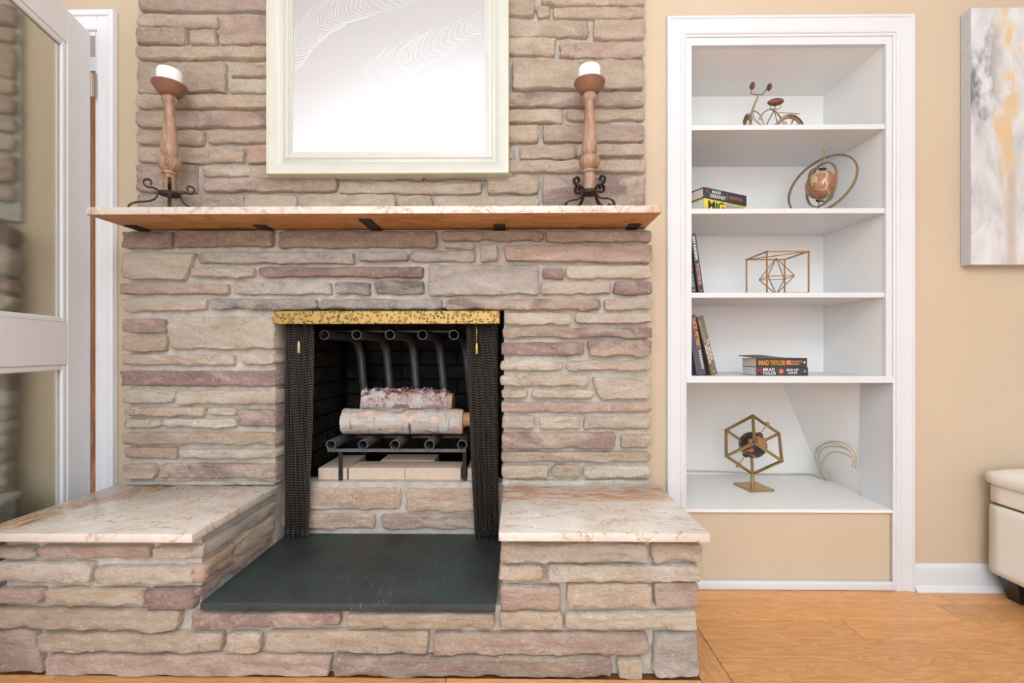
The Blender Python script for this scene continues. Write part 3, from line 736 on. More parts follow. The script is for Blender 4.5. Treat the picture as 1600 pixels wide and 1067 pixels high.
# ================================================================ GRATE, LOGS, FIREBRICKS
gr = thing('fire_grate', 'black steel fireplace grate made of five bent blower tubes', 'grate')
YG0, YG1 = -0.01, 0.40
tz0 = Z(695, YG0, 600); tz1 = Z(523, YG0, 600)
bots = (517, 567, 617, 671, 722); tops = (506.5, 557, 609, 660, 709)
def tubemesh(pts, r0, r1):
    bm = bmesh.new(); tube(bm, pts, r0, 16, cap=False); tube(bm, pts, r1, 16, cap=False)
    # annular mouths
    n_ = len(pts); m = 16; bm.verts.ensure_lookup_table(); V = bm.verts
    for e in (0, n_ - 1):
        for k in range(m):
            bm.faces.new((V[e * m + k], V[e * m + (k + 1) % m], V[(n_ + e) * m + (k + 1) % m], V[(n_ + e) * m + k]))
    return bm
for pb, pt in zip(bots, tops):
    a = P(pb, 695, YG0); b = P(pt, 523, YG0)
    pts = [(a.x, YG0, tz0), (a.x, 0.12, tz0), (a.x, 0.24, tz0), (a.x, 0.32, tz0 + 0.008), (a.x, 0.375, tz0 + 0.04), (a.x * .95 + b.x * .05, YG1, tz0 + 0.10), (a.x * .6 + b.x * .4, YG1, (tz0 + tz1) / 2),
           (a.x * .2 + b.x * .8, YG1, tz1 - 0.10), (b.x, 0.375, tz1 - 0.035), (b.x, 0.31, tz1 - 0.006), (b.x, 0.2, tz1), (b.x, YG0, tz1)]
    finish('blower_tube', tubemesh(smoothpath(pts, 5), 0.0195, 0.0165), 'tube_steel', gr, 60)
gx0, gx1 = X(532, 0.01), X(726, 0.01)
for yy_ in (0.012, 0.30):
    zb = tz0 - 0.0195 - 0.006
    bx('cross_bar', 'tube_steel', gr, X(512, 0.01), X(728, 0.01), yy_ - 0.005, yy_ + 0.005, zb - 0.006, zb + 0.006)
    for gx in (gx0, gx1): bx('leg', 'black_steel', gr, gx - 0.007, gx + 0.007, yy_ - 0.004, yy_ + 0.004, SILZ + 0.0003, zb + 0.006)
bm = bmesh.new(); box(bm, X(506, 0.2), X(712, 0.2), 0.24, 0.25, tz1 + 0.019, tz1 + 0.027); finish('top_bar', bm, 'tube_steel', gr)

def log_mesh(a, b, r, seed, nu=40, nv=28, rough=0.006, taper=0.94):
    bm = bmesh.new(); a, b = Vector(a), Vector(b); ax = (b - a); L = ax.length; ax.normalize()
    e1 = Vector((0, 0, 1)) - ax * ax.z; e1.normalize(); e2 = ax.cross(e1); rings = []
    for i in range(nu + 1):
        s = i / nu; row = []
        for k in range(nv):
            an = k * 2 * math.pi / nv
            q = r * (1 + (taper - 1) * s) + rough * noise.noise(Vector((s * L * 9, math.cos(an) * 1.2 + seed, math.sin(an) * 1.2))) + rough * .4 * noise.noise(Vector((s * L * 40, an * 3, seed)))
            row.append(bm.verts.new(a + ax * (s * L) + e1 * (q * math.cos(an)) + e2 * (q * math.sin(an))))
        rings.append(row)
    for A, B in zip(rings, rings[1:]):
        for k in range(nv): bm.faces.new((A[k], A[(k + 1) % nv], B[(k + 1) % nv], B[k]))
    f0 = bm.faces.new(rings[0]); f1 = bm.faces.new(rings[-1]); f0.material_index = f1.material_index = 1
    return bm, (a, ax, L, e1, e2)
def bark_mesh(fr, r, seed, thr, lift=0.006, nu=90, nv=48, s0=0.0, s1=1.0, sc=(9, 1.5), curl=0.012):
    """a sheet of bark that is torn away where the noise runs high, its torn edges curling off the log"""
    a, ax, L, e1, e2 = fr; bm = bmesh.new(); G = []
    def msk(s, an): return noise.noise(Vector((s * L * sc[0] + seed, math.cos(an) * sc[1], math.sin(an) * sc[1]))) + 0.35 * noise.noise(Vector((s * L * 45, math.cos(an) * 5 + seed, math.sin(an) * 5)))
    for i in range(nu + 1):
        s = s0 + (s1 - s0) * i / nu; row = []
        for k in range(nv):
            an = k * 2 * math.pi / nv; m = msk(s, an); cv = curl * (0.12 + 0.88 * max(0.0, 0.35 + 0.65 * math.cos(an)))   # hangs free on top, pressed flat beneath
            q = r + lift + 0.004 * noise.noise(Vector((s * L * 16, an * 2, seed))) + cv * max(0.0, 1 - abs(m - thr) / 0.12) * (0.6 + 0.6 * noise.noise(Vector((s * 30, an * 4, seed + 3))))
            q = max(q, r + 0.002)
            row.append((bm.verts.new(a + ax * (s * L) + e1 * (q * math.cos(an)) + e2 * (q * math.sin(an))), m))
        G.append(row)
    for i in range(nu):
        for k in range(nv):
            q = (G[i][k], G[i + 1][k], G[i + 1][(k + 1) % nv], G[i][(k + 1) % nv])
            if sum(m for _, m in q) / 4 < thr: bm.faces.new([v for v, _ in q])
    for v in [v for v in bm.verts if not v.link_faces]: bm.verts.remove(v)
    bmesh.ops.solidify(bm, geom=bm.faces[:], thickness=0.0018)
    return bm
RL = 0.050
YL = 0.085; zl = tz0 + 0.0195 + RL + 0.0085
l1 = thing('birch_log', 'lower white birch log lying across the grate tubes', 'log', 'birch logs on the grate')
bm, fr = log_mesh((X(538, YL), YL, zl), (X(724, YL), YL, zl), RL, 3.0, taper=0.98)
core = finish('log_wood', bm, ['inner_bark', 'cut_wood'], l1, 50)
finish('bark', bark_mesh(fr, RL, 12.0, 0.16, 0.0015, s0=0.0, s1=0.985, sc=(12, 2.0), curl=0.006), 'birch_bark', l1, 50)
bm, _ = log_mesh((X(722, YL), YL + 0.004, zl + 0.006), (X(738, YL), YL + 0.002, zl + 0.008), RL * 0.62, 5.0, 6, 14, 0.004); finish('split_end', bm, ['cut_wood', 'cut_wood'], l1, 50)
l2 = thing('birch_log', 'upper birch log with peeling pink-white bark resting on the lower log', 'log', 'birch logs on the grate')
R2 = 0.050; Y2 = YL + 0.102; z2 = zl + 0.066
bm, fr2 = log_mesh((X(570, Y2), Y2, z2), (X(709, Y2), Y2 - 0.01, z2 - 0.004), R2, 8.0, rough=0.008)
finish('log_wood', bm, ['inner_wood', 'cut_wood'], l2, 50)
finish('bark', bark_mesh(fr2, R2, 31.0, 0.22, 0.003, s1=0.95, sc=(13, 2.2), curl=0.013), 'torn_bark', l2, 50)
finish('bark_shreds', bark_mesh(fr2, R2 + 0.004, 77.0, 0.02, 0.005, s1=0.93, sc=(24, 2.2), curl=0.016), 'torn_bark', l2, 50)
rb = random.Random(9); bm = bmesh.new()
for k in range(34):
    s = rb.uniform(0.1, 0.85); an = rb.uniform(-0.5, 1.3) if rb.random() < .7 else rb.uniform(-1.0, -0.3)
    a, ax, L, e1, e2 = fr2
    nrm = (e1 * math.cos(an) + e2 * math.sin(an)); p0 = a + ax * (s * L) + nrm * (R2 + 0.004); tgt = p0 + nrm * rb.uniform(0.008, 0.022) + ax * rb.uniform(-.012, .012)
    sd = ax.cross(nrm) * rb.uniform(0.002, 0.005) + ax * rb.uniform(0.002, 0.005)
    v = [bm.verts.new(p0 - sd), bm.verts.new(p0 + sd), bm.verts.new(tgt), bm.verts.new(p0 + nrm * 0.003 + ax * 0.002)]
    for t in ((0, 1, 2), (0, 2, 3), (1, 3, 2), (0, 3, 1)): bm.faces.new([v[i] for i in t])
tag(finish('red_shreds', bm, 'red_shreds', l2), kind='stuff')
bx('log_rest', 'black_steel', gr, X(600, 0.2), X(690, 0.2), Y2 + 0.002, Y2 + 0.012, tz0 + 0.018, z2 - R2 - 0.016)

def fbrick(x0, x1, y0, y1, z0, h, label):
    bm = box(bmesh.new(), x0, x1, y0, y1, z0, z0 + h, 0.0018); tag(finish('firebrick', bm, 'firebrick'), label, 'brick', 'loose firebricks on the firebox floor')
bz = SILZ + 0.0003; bh = 0.047; yb = 0.012
xa = X(541, yb); xm = X(632, yb); xb = X(721, yb)
fbrick(X(496, yb), X(496, yb) + 0.114, yb + 0.006, yb + 0.235, bz, bh, 'beige firebrick laid end-on beside the grate, on the glazed door side')
fbrick(xa + 0.006, xm - 0.0006, yb + 0.008, yb + 0.122, bz, bh, 'beige firebrick laid broadside under the grate, nearer the glazed door')
fbrick(xm + 0.0006, xb - 0.004, yb + 0.008, yb + 0.122, bz, bh, 'beige firebrick laid broadside under the grate, nearer the bookcase')
fbrick(X(730, yb), X(730, yb) + 0.11, yb + 0.006, yb + 0.235, bz, bh, 'beige firebrick laid end-on beside the grate, on the bookcase side')
fbrick(X(600, 0.2), X(600, 0.2) + 0.228, yb + 0.14, yb + 0.254, bz, bh, 'beige firebrick lying behind the front bricks beneath the grate')

# ================================================================ MIRROR
mr = thing('wall_mirror', 'large rectangular mirror in a champagne silver frame with etched feathers', 'mirror')
YM = -0.092
mx0, mx1 = X(415, YM), X(795, YM); mz0 = Z(271, YM, 605); mz1 = 2.44
prof = [(0, -0.049), (0, -0.004), (0.003, 0.0), (0.008, 0.0), (0.009, -0.003), (0.022, -0.006), (0.036, -0.011), (0.046, -0.018), (0.052, -0.022), (0.058, -0.020),
        (0.066, -0.013), (0.072, -0.012), (0.078, -0.014), (0.079, -0.018), (0.084, -0.018), (0.085, -0.022), (0.091, -0.022), (0.091, -0.045)]  # (inwards, towards wall)
bm = bmesh.new(); rings = []
for cx_, cz_, sx_, sz_ in ((mx0, mz0, 1, 1), (mx1, mz0, -1, 1), (mx1, mz1, -1, -1), (mx0, mz1, 1, -1)):
    rings.append([bm.verts.new((cx_ + sx_ * a, YM - b, cz_ + sz_ * a)) for a, b in prof])
for i in range(4):
    A, B = rings[i], rings[(i + 1) % 4]
    for k in range(len(prof) - 1):
        f = bm.faces.new((A[k], A[k + 1], B[k + 1], B[k])); f.material_index = 1 if k <= 3 else 0
    bm.faces.new((A[-1], A[0], B[0], B[-1]))
finish('frame', bm, ['champagne', 'champagne_edge'], mr, 28)
gl = bx('mirror_glass', 'mirror_glass', mr, mx0 + 0.088, mx1 - 0.088, YM + 0.024, YM + 0.034, mz0 + 0.088, mz1 - 0.088)
def feather(pts, lens, nb, name):
    bm = bmesh.new(); sp = smoothpath(pts, 10); N = len(sp)
    def clip(q): return mx0 + 0.094 < q.x < mx1 - 0.094 and mz0 + 0.094 < q.z < mz1 - 0.094
    for i in range(nb):
        f = i / (nb - 1) * (N - 1.001); j = int(f); p = sp[j].lerp(sp[j + 1], f - j); t = (sp[j + 1] - sp[j]).normalized(); nr = Vector((-t.z, 0, t.x))
        for sgn, ln in ((1, lens[0]), (-1, lens[1])):
            L_ = ln * (0.65 + 0.35 * math.sin(math.pi * i / nb)) * random.uniform(0.85, 1.1)
            c = [p, p + nr * (sgn * L_ * .35) + t * L_ * .25, p + nr * (sgn * L_ * .62) + t * L_ * .65, p + nr * (sgn * L_ * .7) + t * L_ * 1.05]
            c = [q for q in smoothpath(c, 3) if clip(q)]
            if len(c) > 2: tube(bm, c, [0.0007 * (1 - 0.7 * k / len(c)) for k in range(len(c))], 4, cap=True)
    for v in bm.verts: v.co.y = YM + 0.0240 + (v.co.y - (YM + 0.024)) * 0.35
    return tag(finish(name, bm, 'etched', gl), kind='stuff')
pm = lambda px, py: Vector((P(px, py, YM + 0.024).x, YM + 0.024, P(px, py, YM + 0.024).z))
feather([pm(455, 110), pm(475, 70), pm(510, 35), pm(560, 10), pm(640, -12)], (0.10, 0.08), 34, 'etched_feather')
feather([pm(540, 215), pm(562, 160), pm(600, 118), pm(655, 88), pm(735, 45)], (0.10, 0.07), 34, 'etched_feather')

# ================================================================ CANDLESTICKS
def candlestick(cx, cy, rz, lab, labc):
    t = thing('candlestick', lab, 'candlestick', 'turned wooden candlesticks on the mantel')
    b = MZ1
    bm = bmesh.new()
    lathe(bm, [(0.021, b + 0.0985), (0.0215, b + 0.104), (0.0205, b + 0.160), (0.026, b + 0.163), (0.0265, b + 0.170), (0.022, b + 0.174), (0.025, b + 0.177), (0.033, b + 0.184), (0.0375, b + 0.196), (0.0378, b + 0.204),
               (0.034, b + 0.216), (0.0235, b + 0.2235), (0.0215, b + 0.227), (0.0245, b + 0.232), (0.0275, b + 0.242), (0.0265, b + 0.262), (0.0262, b + 0.264), (0.0268, b + 0.266), (0.0235, b + 0.31), (0.0195, b + 0.36), (0.0162, b + 0.400), (0.0158, b + 0.412), (0.0185, b + 0.420),
               (0.0245, b + 0.428), (0.0262, b + 0.436), (0.0235, b + 0.4425), (0.0225, b + 0.4465)], cx, cy, 36)
    finish('stem', bm, 'turned_wood', t, 35)
    bm = bmesh.new()
    lathe(bm, [(0.024, b + 0.447), (0.030, b + 0.449), (0.040, b + 0.460), (0.0505, b + 0.478), (0.0555, b + 0.485), (0.0552, b + 0.489), (0.051, b + 0.489), (0.045, b + 0.480), (0.042, b + 0.474)], cx, cy, 40)
    finish('cup', bm, 'cup_wood', t, 35)
    bm = bmesh.new(); lathe(bm, [(0.012, b + 0.084), (0.031, b + 0.086), (0.032, b + 0.0975), (0.012, b + 0.0975)], cx, cy, 24); finish('iron_plate', bm, 'wrought_iron', t, 35)
    legp = []
    for k in range(15):                                   # upper scroll
        an = R_(-60 + k * 26); q = 0.006 + 0.0125 * k / 14
        legp.append((0.060 - q * math.cos(an) * 1.0, 0.122 + q * math.sin(an)))
    legp += [(0.033, 0.100), (0.034, 0.085), (0.043, 0.066), (0.066, 0.053), (0.092, 0.046), (0.111, 0.034), (0.117, 0.018), (0.110, 0.0055), (0.097, 0.006), (0.090, 0.014), (0.094, 0.023), (0.101, 0.023)]
    for k in range(4):
        an = rz + k * math.pi / 2; d = Vector((math.cos(an), math.sin(an), 0)); sd = Vector((-math.sin(an), math.cos(an), 0))
        pts = smoothpath([Vector((cx, cy, b)) + d * r + Vector((0, 0, z)) for r, z in legp], 3)
        bm = bmesh.new(); tube(bm, pts, 0, flat=(0.0055, 0.0024, sd)); finish('scroll_leg', bm, 'wrought_iron', t, 50)
    base_at(t, (cx, cy, b))
    c = thing('pillar_candle', labc, 'candle', 'white pillar candles')
    bm = bmesh.new(); lathe(bm, [(0.0385, b + 0.4745), (0.0395, b + 0.478), (0.0395, b + 0.537), (0.037, b + 0.541), (0.02, b + 0.5395), (0.004, b + 0.5385)], cx, cy, 36); finish('wax', bm, 'wax', c, 35)
    bm = bmesh.new(); tube(bm, [(cx, cy, b + 0.538), (cx, cy, b + 0.546), (cx + 0.001, cy, b + 0.552)], 0.0012, 6); finish('wick', bm, 'pages', c, True)
    base_at(c, (cx, cy, b + 0.4745))
YC = -0.135
candlestick(X(265, YC), YC, R_(-53), 'turned wooden candlestick on iron scroll feet at the glazed-door end of the mantel', 'white pillar candle in the wooden cup nearest the glazed door')
candlestick(X(921, YC), YC, R_(-54), 'turned wooden candlestick on iron scroll feet at the bookcase end of the mantel', 'white pillar candle in the wooden cup nearest the bookcase')

# ================================================================ BUILT-IN BOOKCASE
bc = thing('built_in_bookcase', 'white built-in bookcase with four shelves and an open niche below', 'bookcase')
ox0, ox1 = X(1043, -0.018), X(1430, -0.018); ctz = Z(23, -0.018, 1230)
ux0, ux1 = X(1080, 0), X(1383, 0); utop = Z(71, 0, 1230)
cprof = [(0, 0), (0, 0.017), (0.003, 0.02), (0.010, 0.02), (0.013, 0.016), (0.040, 0.013), (0.052, 0.012), (0.054, 0.016), (0.060, 0.017), (0.066, 0.015), (0.069, 0.010), (0.076, 0.008), (0.076, 0)]
pts_ = [(ox0, 0.0005, 1, 0), (ox0, ctz, 1, -1), (ox1, ctz, -1, -1), (ox1, 0.0005, -1, 0)]
scl = [( (BX0 - ox0) / 0.076, (BX0 - ox0) / 0.076), None, None, None]
for i in range(3):
    bm = bmesh.new(); rg = []
    for q in (pts_[i], pts_[i + 1]):
        rg.append([bm.verts.new((q[0] + q[2] * a, -0.0005 - b, q[1] + q[3] * a)) for a, b in cprof])
    for k in range(len(cprof) - 1): bm.faces.new((rg[0][k], rg[0][k + 1], rg[1][k + 1], rg[1][k]))
    bm.faces.new(rg[0]); bm.faces.new(rg[1]); bm.faces.new((rg[0][-1], rg[0][0], rg[1][0], rg[1][-1]))
    finish('casing', bm, 'white_paint', bc, 25)
s_top = [Z(p, 0, 1230) for p in (194.5, 325.5, 457, 587.5)]; s_bot = [Z(p, 0, 1230) for p in (202.5, 333.5, 465, 598)]
YB = 0.36
bx('stile', 'white_paint', bc, ox0 + 0.0765, ux0, -0.004, 0.016, s_bot[3], utop); bx('stile', 'white_paint', bc, ux1, ox1 - 0.0765, -0.004, 0.016, s_bot[3], utop)
bx('rail', 'white_paint', bc, ox0 + 0.0765, ox1 - 0.0765, -0.004, 0.016, utop, ctz - 0.0765)
bx('side_panel', 'shelf_paint', bc, BX0, BX0 + 0.006, 0.0165, YB, s_bot[3], utop + 0.02); bx('side_panel', 'shelf_paint', bc, ux1, ux1 + 0.015, 0.0165, YB, s_bot[3], utop + 0.02)
bx('back_panel', 'shelf_paint', bc, BX0, ux1 + 0.015, YB, YB + 0.015, s_bot[3], utop + 0.02); bx('top_panel', 'shelf_paint', bc, BX0, ux1 + 0.015, 0.0165, YB, utop + 0.001, utop + 0.02)
for k in range(3): bx('shelf', 'white_paint', bc, BX0 + 0.0065 if False else ux0 - 0.011, ux1 - 0.0003, -0.006 + 0.006, YB - 0.0005, s_bot[k], s_top[k], 0.0012)
nx0, nx1 = ox0 + 0.0765, X(1394, 0)
bx('shelf', 'white_paint', bc, nx0, nx1, -0.008, 0.52, s_bot[3], s_top[3], 0.0015)
# niche
NB = 0.50
finish('niche_floor', box(box(bmesh.new(), nx0, nx1 + 0.012, -0.006, 0.165, NZ - 0.012, NZ), nx0, 1.62, 0.165, NB + 0.02, NZ - 0.012, NZ), 'shelf_paint', bc)
bx('niche_back', 'shelf_paint', bc, nx0 - 0.03, 1.62, NB, NB + 0.02, NZ, s_bot[3] - 0.0005)
bx('niche_side', 'shelf_paint', bc, BX0 - 0.0, BX0 + 0.004, 0.02, NB, NZ, s_bot[3] - 0.0005)
bx('niche_jamb', 'white_paint', bc, nx1, nx1 + 0.012, -0.004, 0.165, NZ + 0.0003, s_bot[3] - 0.0003)
def hexa(name, mat, parent, A, th):
    """a thick panel: four corners plus an offset"""
    bm = bmesh.new(); a = [bm.verts.new(p) for p in A]; b = [bm.verts.new(Vector(p) + Vector(th)) for p in A]
    bm.faces.new(a); bm.faces.new(b[::-1])
    for k in range(4): bm.faces.new((a[k], b[k], b[(k + 1) % 4], a[(k + 1) % 4]))
    return finish(name, bm, mat, parent)
def ruled(name, mat, parent, A, th, k=8):
    A = [Vector(p) for p in A]; bm = bmesh.new()
    g = [[A[0].lerp(A[1], i / k).lerp(A[3].lerp(A[2], i / k), j / k) for i in range(k + 1)] for j in range(k + 1)]
    f = [[bm.verts.new(p) for p in r] for r in g]; b = [[bm.verts.new(p + Vector(th)) for p in r] for r in g]
    for j in range(k):
        for i in range(k):
            bm.faces.new((f[j][i], f[j][i + 1], f[j + 1][i + 1], f[j + 1][i])); bm.faces.new((b[j][i], b[j + 1][i], b[j + 1][i + 1], b[j][i + 1]))
        for a_, c_ in ((0, j), (k, j)): bm.faces.new((f[j][a_], f[j + 1][a_], b[j + 1][a_], b[j][a_])); bm.faces.new((f[a_][j], b[a_][j], b[a_][j + 1], f[a_][j + 1]))
    return finish(name, bm, mat, parent, 50)
ruled('sloping_panel', 'shelf_paint', bc, [(nx1 + 0.010, 0.16, NZ + 0.0003), (P(1284, 745, 0.49).x, 0.499, NZ + 0.0003), (P(1220, 603, 0.49).x, 0.499, s_bot[3] - 0.0006), (nx1 + 0.010, 0.16, s_bot[3] - 0.0006)], (0.02, 0.0, 0))
bb = bx('baseboard_niche', 'white_paint', None, RBX1 + 0.02, ox1 - 0.0765, -0.018, 0.0055, 0.0005, Z(908.5, -0.012, 1240), 0.006, 3); tag(bb, kind='structure')
bm = bmesh.new()
pr = [(0, 0), (0.030, 0), (0.030, 0.004), (0.020, 0.014), (0.013, 0.022), (0.012, 0.078), (0.010, 0.090), (0.004, 0.100), (0, 0.101)]
r0 = [bm.verts.new((ox1 + 0.001, -a, 0.0005 + b)) for a, b in pr]; r1 = [bm.verts.new((RX1 - 0.001, -a, 0.0005 + b)) for a, b in pr]
for k in range(len(pr)): bm.faces.new((r0[k], r0[(k + 1) % len(pr)], r1[(k + 1) % len(pr)], r1[k]))
bm.faces.new(r0); bm.faces.new(r1)
tag(finish('baseboard_right', bm, 'white_paint', None, 35), kind='structure')

# ---------------------------------------------------------------- model bicycle on the top shelf
bk = thing('model_bicycle', 'small antique brass wire model bicycle with brown seat on the top shelf', 'bicycle model')
YK = 0.155
def bp(u, v, dy=0.0):
    return P(1140 + u / 11.854, 115 + v / 11.856, YK + dy)
def wire(name, pts, r, mat='antique_brass', parent=None, seg=6, sm=True, closed=False):
    bm = bmesh.new(); tube(bm, smoothpath(pts, 5) if sm and len(pts) > 2 else pts, r * 1.4, seg, closed); return finish(name, bm, mat, parent or bk, True)
zs1 = s_top[0]
rw = bp(1102, 1032); RW = rw.z - zs1                      # rear wheel centre; the tyre rests on the shelf
def wheel(c, R, ax, name='wheel'):
    e1 = Vector((0, 0, 1)); e2 = ax.cross(e1).normalized()
    circ = lambda r, k=32, a0=0, a1=2 * math.pi: [c + e2 * (r * math.cos(a0 + (a1 - a0) * i / k)) + e1 * (r * math.sin(a0 + (a1 - a0) * i / k)) for i in range(k)]
    bm = bmesh.new(); tube(bm, circ(R - 0.0052), 0.005, 8, True); w_ = finish(name, bm, 'rubber_tan', bk, True)
    bm = bmesh.new()
    for i in range(10):
        an = i * math.pi / 5; tube(bm, [c, c + (e2 * math.cos(an) + e1 * math.sin(an)) * (R - 0.009)], 0.0008, 4)
    tube(bm, [c - ax * 0.006, c + ax * 0.006], 0.004, 8); finish('spokes', bm, 'antique_brass', w_)
    return circ
axr = Vector((0, 1, 0)); cr = wheel(rw, RW, axr)
RWF = RW + 0.0045
fd = [rw + Vector((RWF * math.cos(R_(a)), 0, RWF * math.sin(R_(a)))) for a in range(5, 176, 9)]
bm = bmesh.new(); tube(bm, fd, 0, flat=(0.006, 0.0011, (0, 1, 0))); finish('fender', bm, 'antique_brass', bk, 50)
fax = Vector((0.985, -0.17, 0)).normalized()
fw = bp(318, 1032); fw.z = zs1 + RW; wheel(fw, RW, fax)
e2 = fax.cross(Vector((0, 0, 1)))
if e2.x > 0: e2 = -e2
fd = [fw + e2 * (RWF * math.cos(R_(a))) + Vector((0, 0, RWF * math.sin(R_(a)))) for a in range(10, 130, 9)]
bm = bmesh.new(); tube(bm, fd, 0, flat=(0.006, 0.0011, fax)); finish('fender', bm, 'antique_brass', bk, 50)
wire('stem', [bp(512, 388), bp(516, 450), bp(455, 590)], 0.0022)
wire('handlebar', [bp(405, 230, -0.028), bp(395, 374, -0.022), bp(515, 390), bp(612, 388, 0.020), bp(725, 225, 0.03)], 0.0017, sm=False)
for u, v, dy in ((420, 228, -0.03), (735, 250, 0.032)):
    bm = sphere(bmesh.new(), bp(u, v, dy), 0.0125, 0.75, 1.15, 1.2, 14, 10); finish('grip', bm, 'leather_brown', bk, True)
wire('fork', [bp(460, 585), bp(385, 775), bp(350, 850)], 0.0030)
for sg in (-1, 1): wire('fork_blade', [bp(360, 820) , bp(345, 880) + fax * 0.007 * sg, fw + fax * 0.007 * sg], 0.0014)
wire('frame_tube', [bp(440, 690), bp(510, 715), bp(575, 785), bp(630, 925), bp(660, 1000)], 0.0020); wire('frame_tube', [bp(430, 705), bp(460, 830), bp(540, 920), bp(660, 1000)], 0.0018)
wire('frame_tube', [bp(575, 800), bp(640, 715), bp(740, 665), bp(830, 685)], 0.0020); wire('frame_tube', [bp(820, 690), bp(700, 915), bp(660, 1000)], 0.0020)
wire('frame_tube', [bp(830, 690), bp(885, 915)], 0.0018)
for dy in (-0.008, 0.008):
    wire('stay', [bp(850, 690), rw + Vector((0, dy, 0))], 0.0014); wire('stay', [bp(660, 1000), rw + Vector((0, dy, 0))], 0.0014)
bm = bmesh.new(); sphere(bm, bp(850, 528), 0.0125, 1.0, 0.8, 0.42, 18, 12)
for v in bm.verts:
    k = (v.co.x - bp(850, 528).x) / 0.0125
    if k < 0: v.co.y = YK + (v.co.y - YK) * (1 + 0.35 * k)
    v.co.x = bp(850, 528).x + k * 0.0345 * 1.0 * 1.0
    v.co.z += 0.0008 * k
for v in bm.verts: v.co.y = YK + (v.co.y - YK) * 2.0; v.co.z = bp(850, 528).z + (v.co.z - bp(850, 528).z) * 2.7
finish('seat', bm, 'leather_brown', bk, True)
for dy in (-0.009, 0.009): wire('seat_spring', [bp(770, 585, dy), bp(748, 620, dy), bp(780, 652, dy), bp(880, 655, dy), bp(930, 640, dy), bp(945, 585, dy)], 0.0013)
wire('seat_post', [bp(850, 575), bp(828, 690)], 0.0018)
wire('rack', [bp(910, 722, -0.012), bp(1300, 745, -0.012), bp(1300, 745, 0.012), bp(910, 722, 0.012)], 0.0014, sm=False)
for u in (1000, 1110, 1200): wire('rack_bar', [bp(u, 728 + (u - 1000) * 0.05, -0.012), bp(u, 728 + (u - 1000) * 0.05, 0.012)], 0.0011)
wire('rack_stay', [bp(1230, 745, -0.011), rw + Vector((0, -0.008, 0))], 0.0011); wire('rack_stay', [bp(1230, 745, 0.011), rw + Vector((0, 0.008, 0))], 0.0011)
wire('pedal_crank', [bp(560, 800, -0.008), bp(545, 850, -0.012), bp(585, 845, -0.012)], 0.0013)

# ---------------------------------------------------------------- ringed globe on the second shelf
gb = thing('ringed_globe', 'copper globe inside tilted brass rings on the shelf below the bicycle', 'globe')
YGb = 0.105; gc = P(1283, 289, YGb); zs2 = s_top[1]
Ro = gc.z - zs2 + 0.0
view = (CAM - gc).normalized(); sr = Vector((0, 0, 1)).cross(view).normalized() ; su = view.cross(sr)
def ring(name, c, R, nrm, r, mat='antique_brass', flatw=None, parent=None):
    nrm = nrm.normalized(); e1 = nrm.orthogonal().normalized(); e2 = nrm.cross(e1)
    pts = [c + (e1 * math.cos(i * 2 * math.pi / 56) + e2 * math.sin(i * 2 * math.pi / 56)) * R for i in range(56)]
    bm = bmesh.new()
    if flatw: tube(bm, pts, 0, 4, True, flat=(flatw, r, nrm))
    else: tube(bm, pts, r, 8, True)
    return finish(name, bm, mat, parent or gb, 50)
def nrm_for(tilt, ang):          # ring whose ellipse has minor axis along screen angle ang, leaning by tilt
    mi = sr * math.cos(R_(ang)) + su * math.sin(R_(ang)); return view * math.cos(R_(tilt)) + mi * math.sin(R_(tilt))
no = nrm_for(45, 128); lowest = math.sqrt(max(1e-6, 1 - no.z ** 2))
Rb = (gc.z - zs2 - 0.0035 - 0.0036 * 0.5) / lowest
ring('outer_ring', gc, Rb, no, 0.003, flatw=0.0042)
ring('inner_ring', gc, 0.086, nrm_for(56, 165), 0.0025, flatw=0.0045)
ring('inner_ring', gc, 0.073, nrm_for(62, 20), 0.0025, flatw=0.0040)
bm = sphere(bmesh.new(), (0, 0, 0), 0.057, u=28, v=18); gs = finish('sphere', bm, 'globe_copper', gb, True); gs.location = gc
axs = (su * 0.985 + sr * 0.10).normalized()
bm = bmesh.new(); tube(bm, [gc + axs * 0.055, gc + axs * 0.128], 0.0025, 8); sphere(bm, gc + axs * 0.088, 0.005, u=10, v=8); sphere(bm, gc + axs * 0.108, 0.005, u=10, v=8); finish('axis_pin', bm, 'antique_brass', gb, 50)
bm = bmesh.new(); tube(bm, [gc - axs * 0.055, gc - axs * 0.092], 0.0025, 8); sphere(bm, gc - axs * 0.09, 0.005, u=10, v=8); finish('axis_pin', bm, 'antique_brass', gb, 50)
rq = Vector((0, 0, 1)).rotation_difference(axs)
for sg in (1, -1):
    bm = bmesh.new(); lathe(bm, [(0.004, 0.056 * sg), (0.014, 0.058 * sg), (0.012, 0.064 * sg), (0.004, 0.067 * sg)], 0, 0, 16)
    for v in bm.verts: v.co = gc + rq @ v.co
    finish('pole_cap', bm, 'steel_dark', gb, 40)
ring('finial_loop', gc + axs * 0.134, 0.0065, view + sr * 0.3, 0.0022)

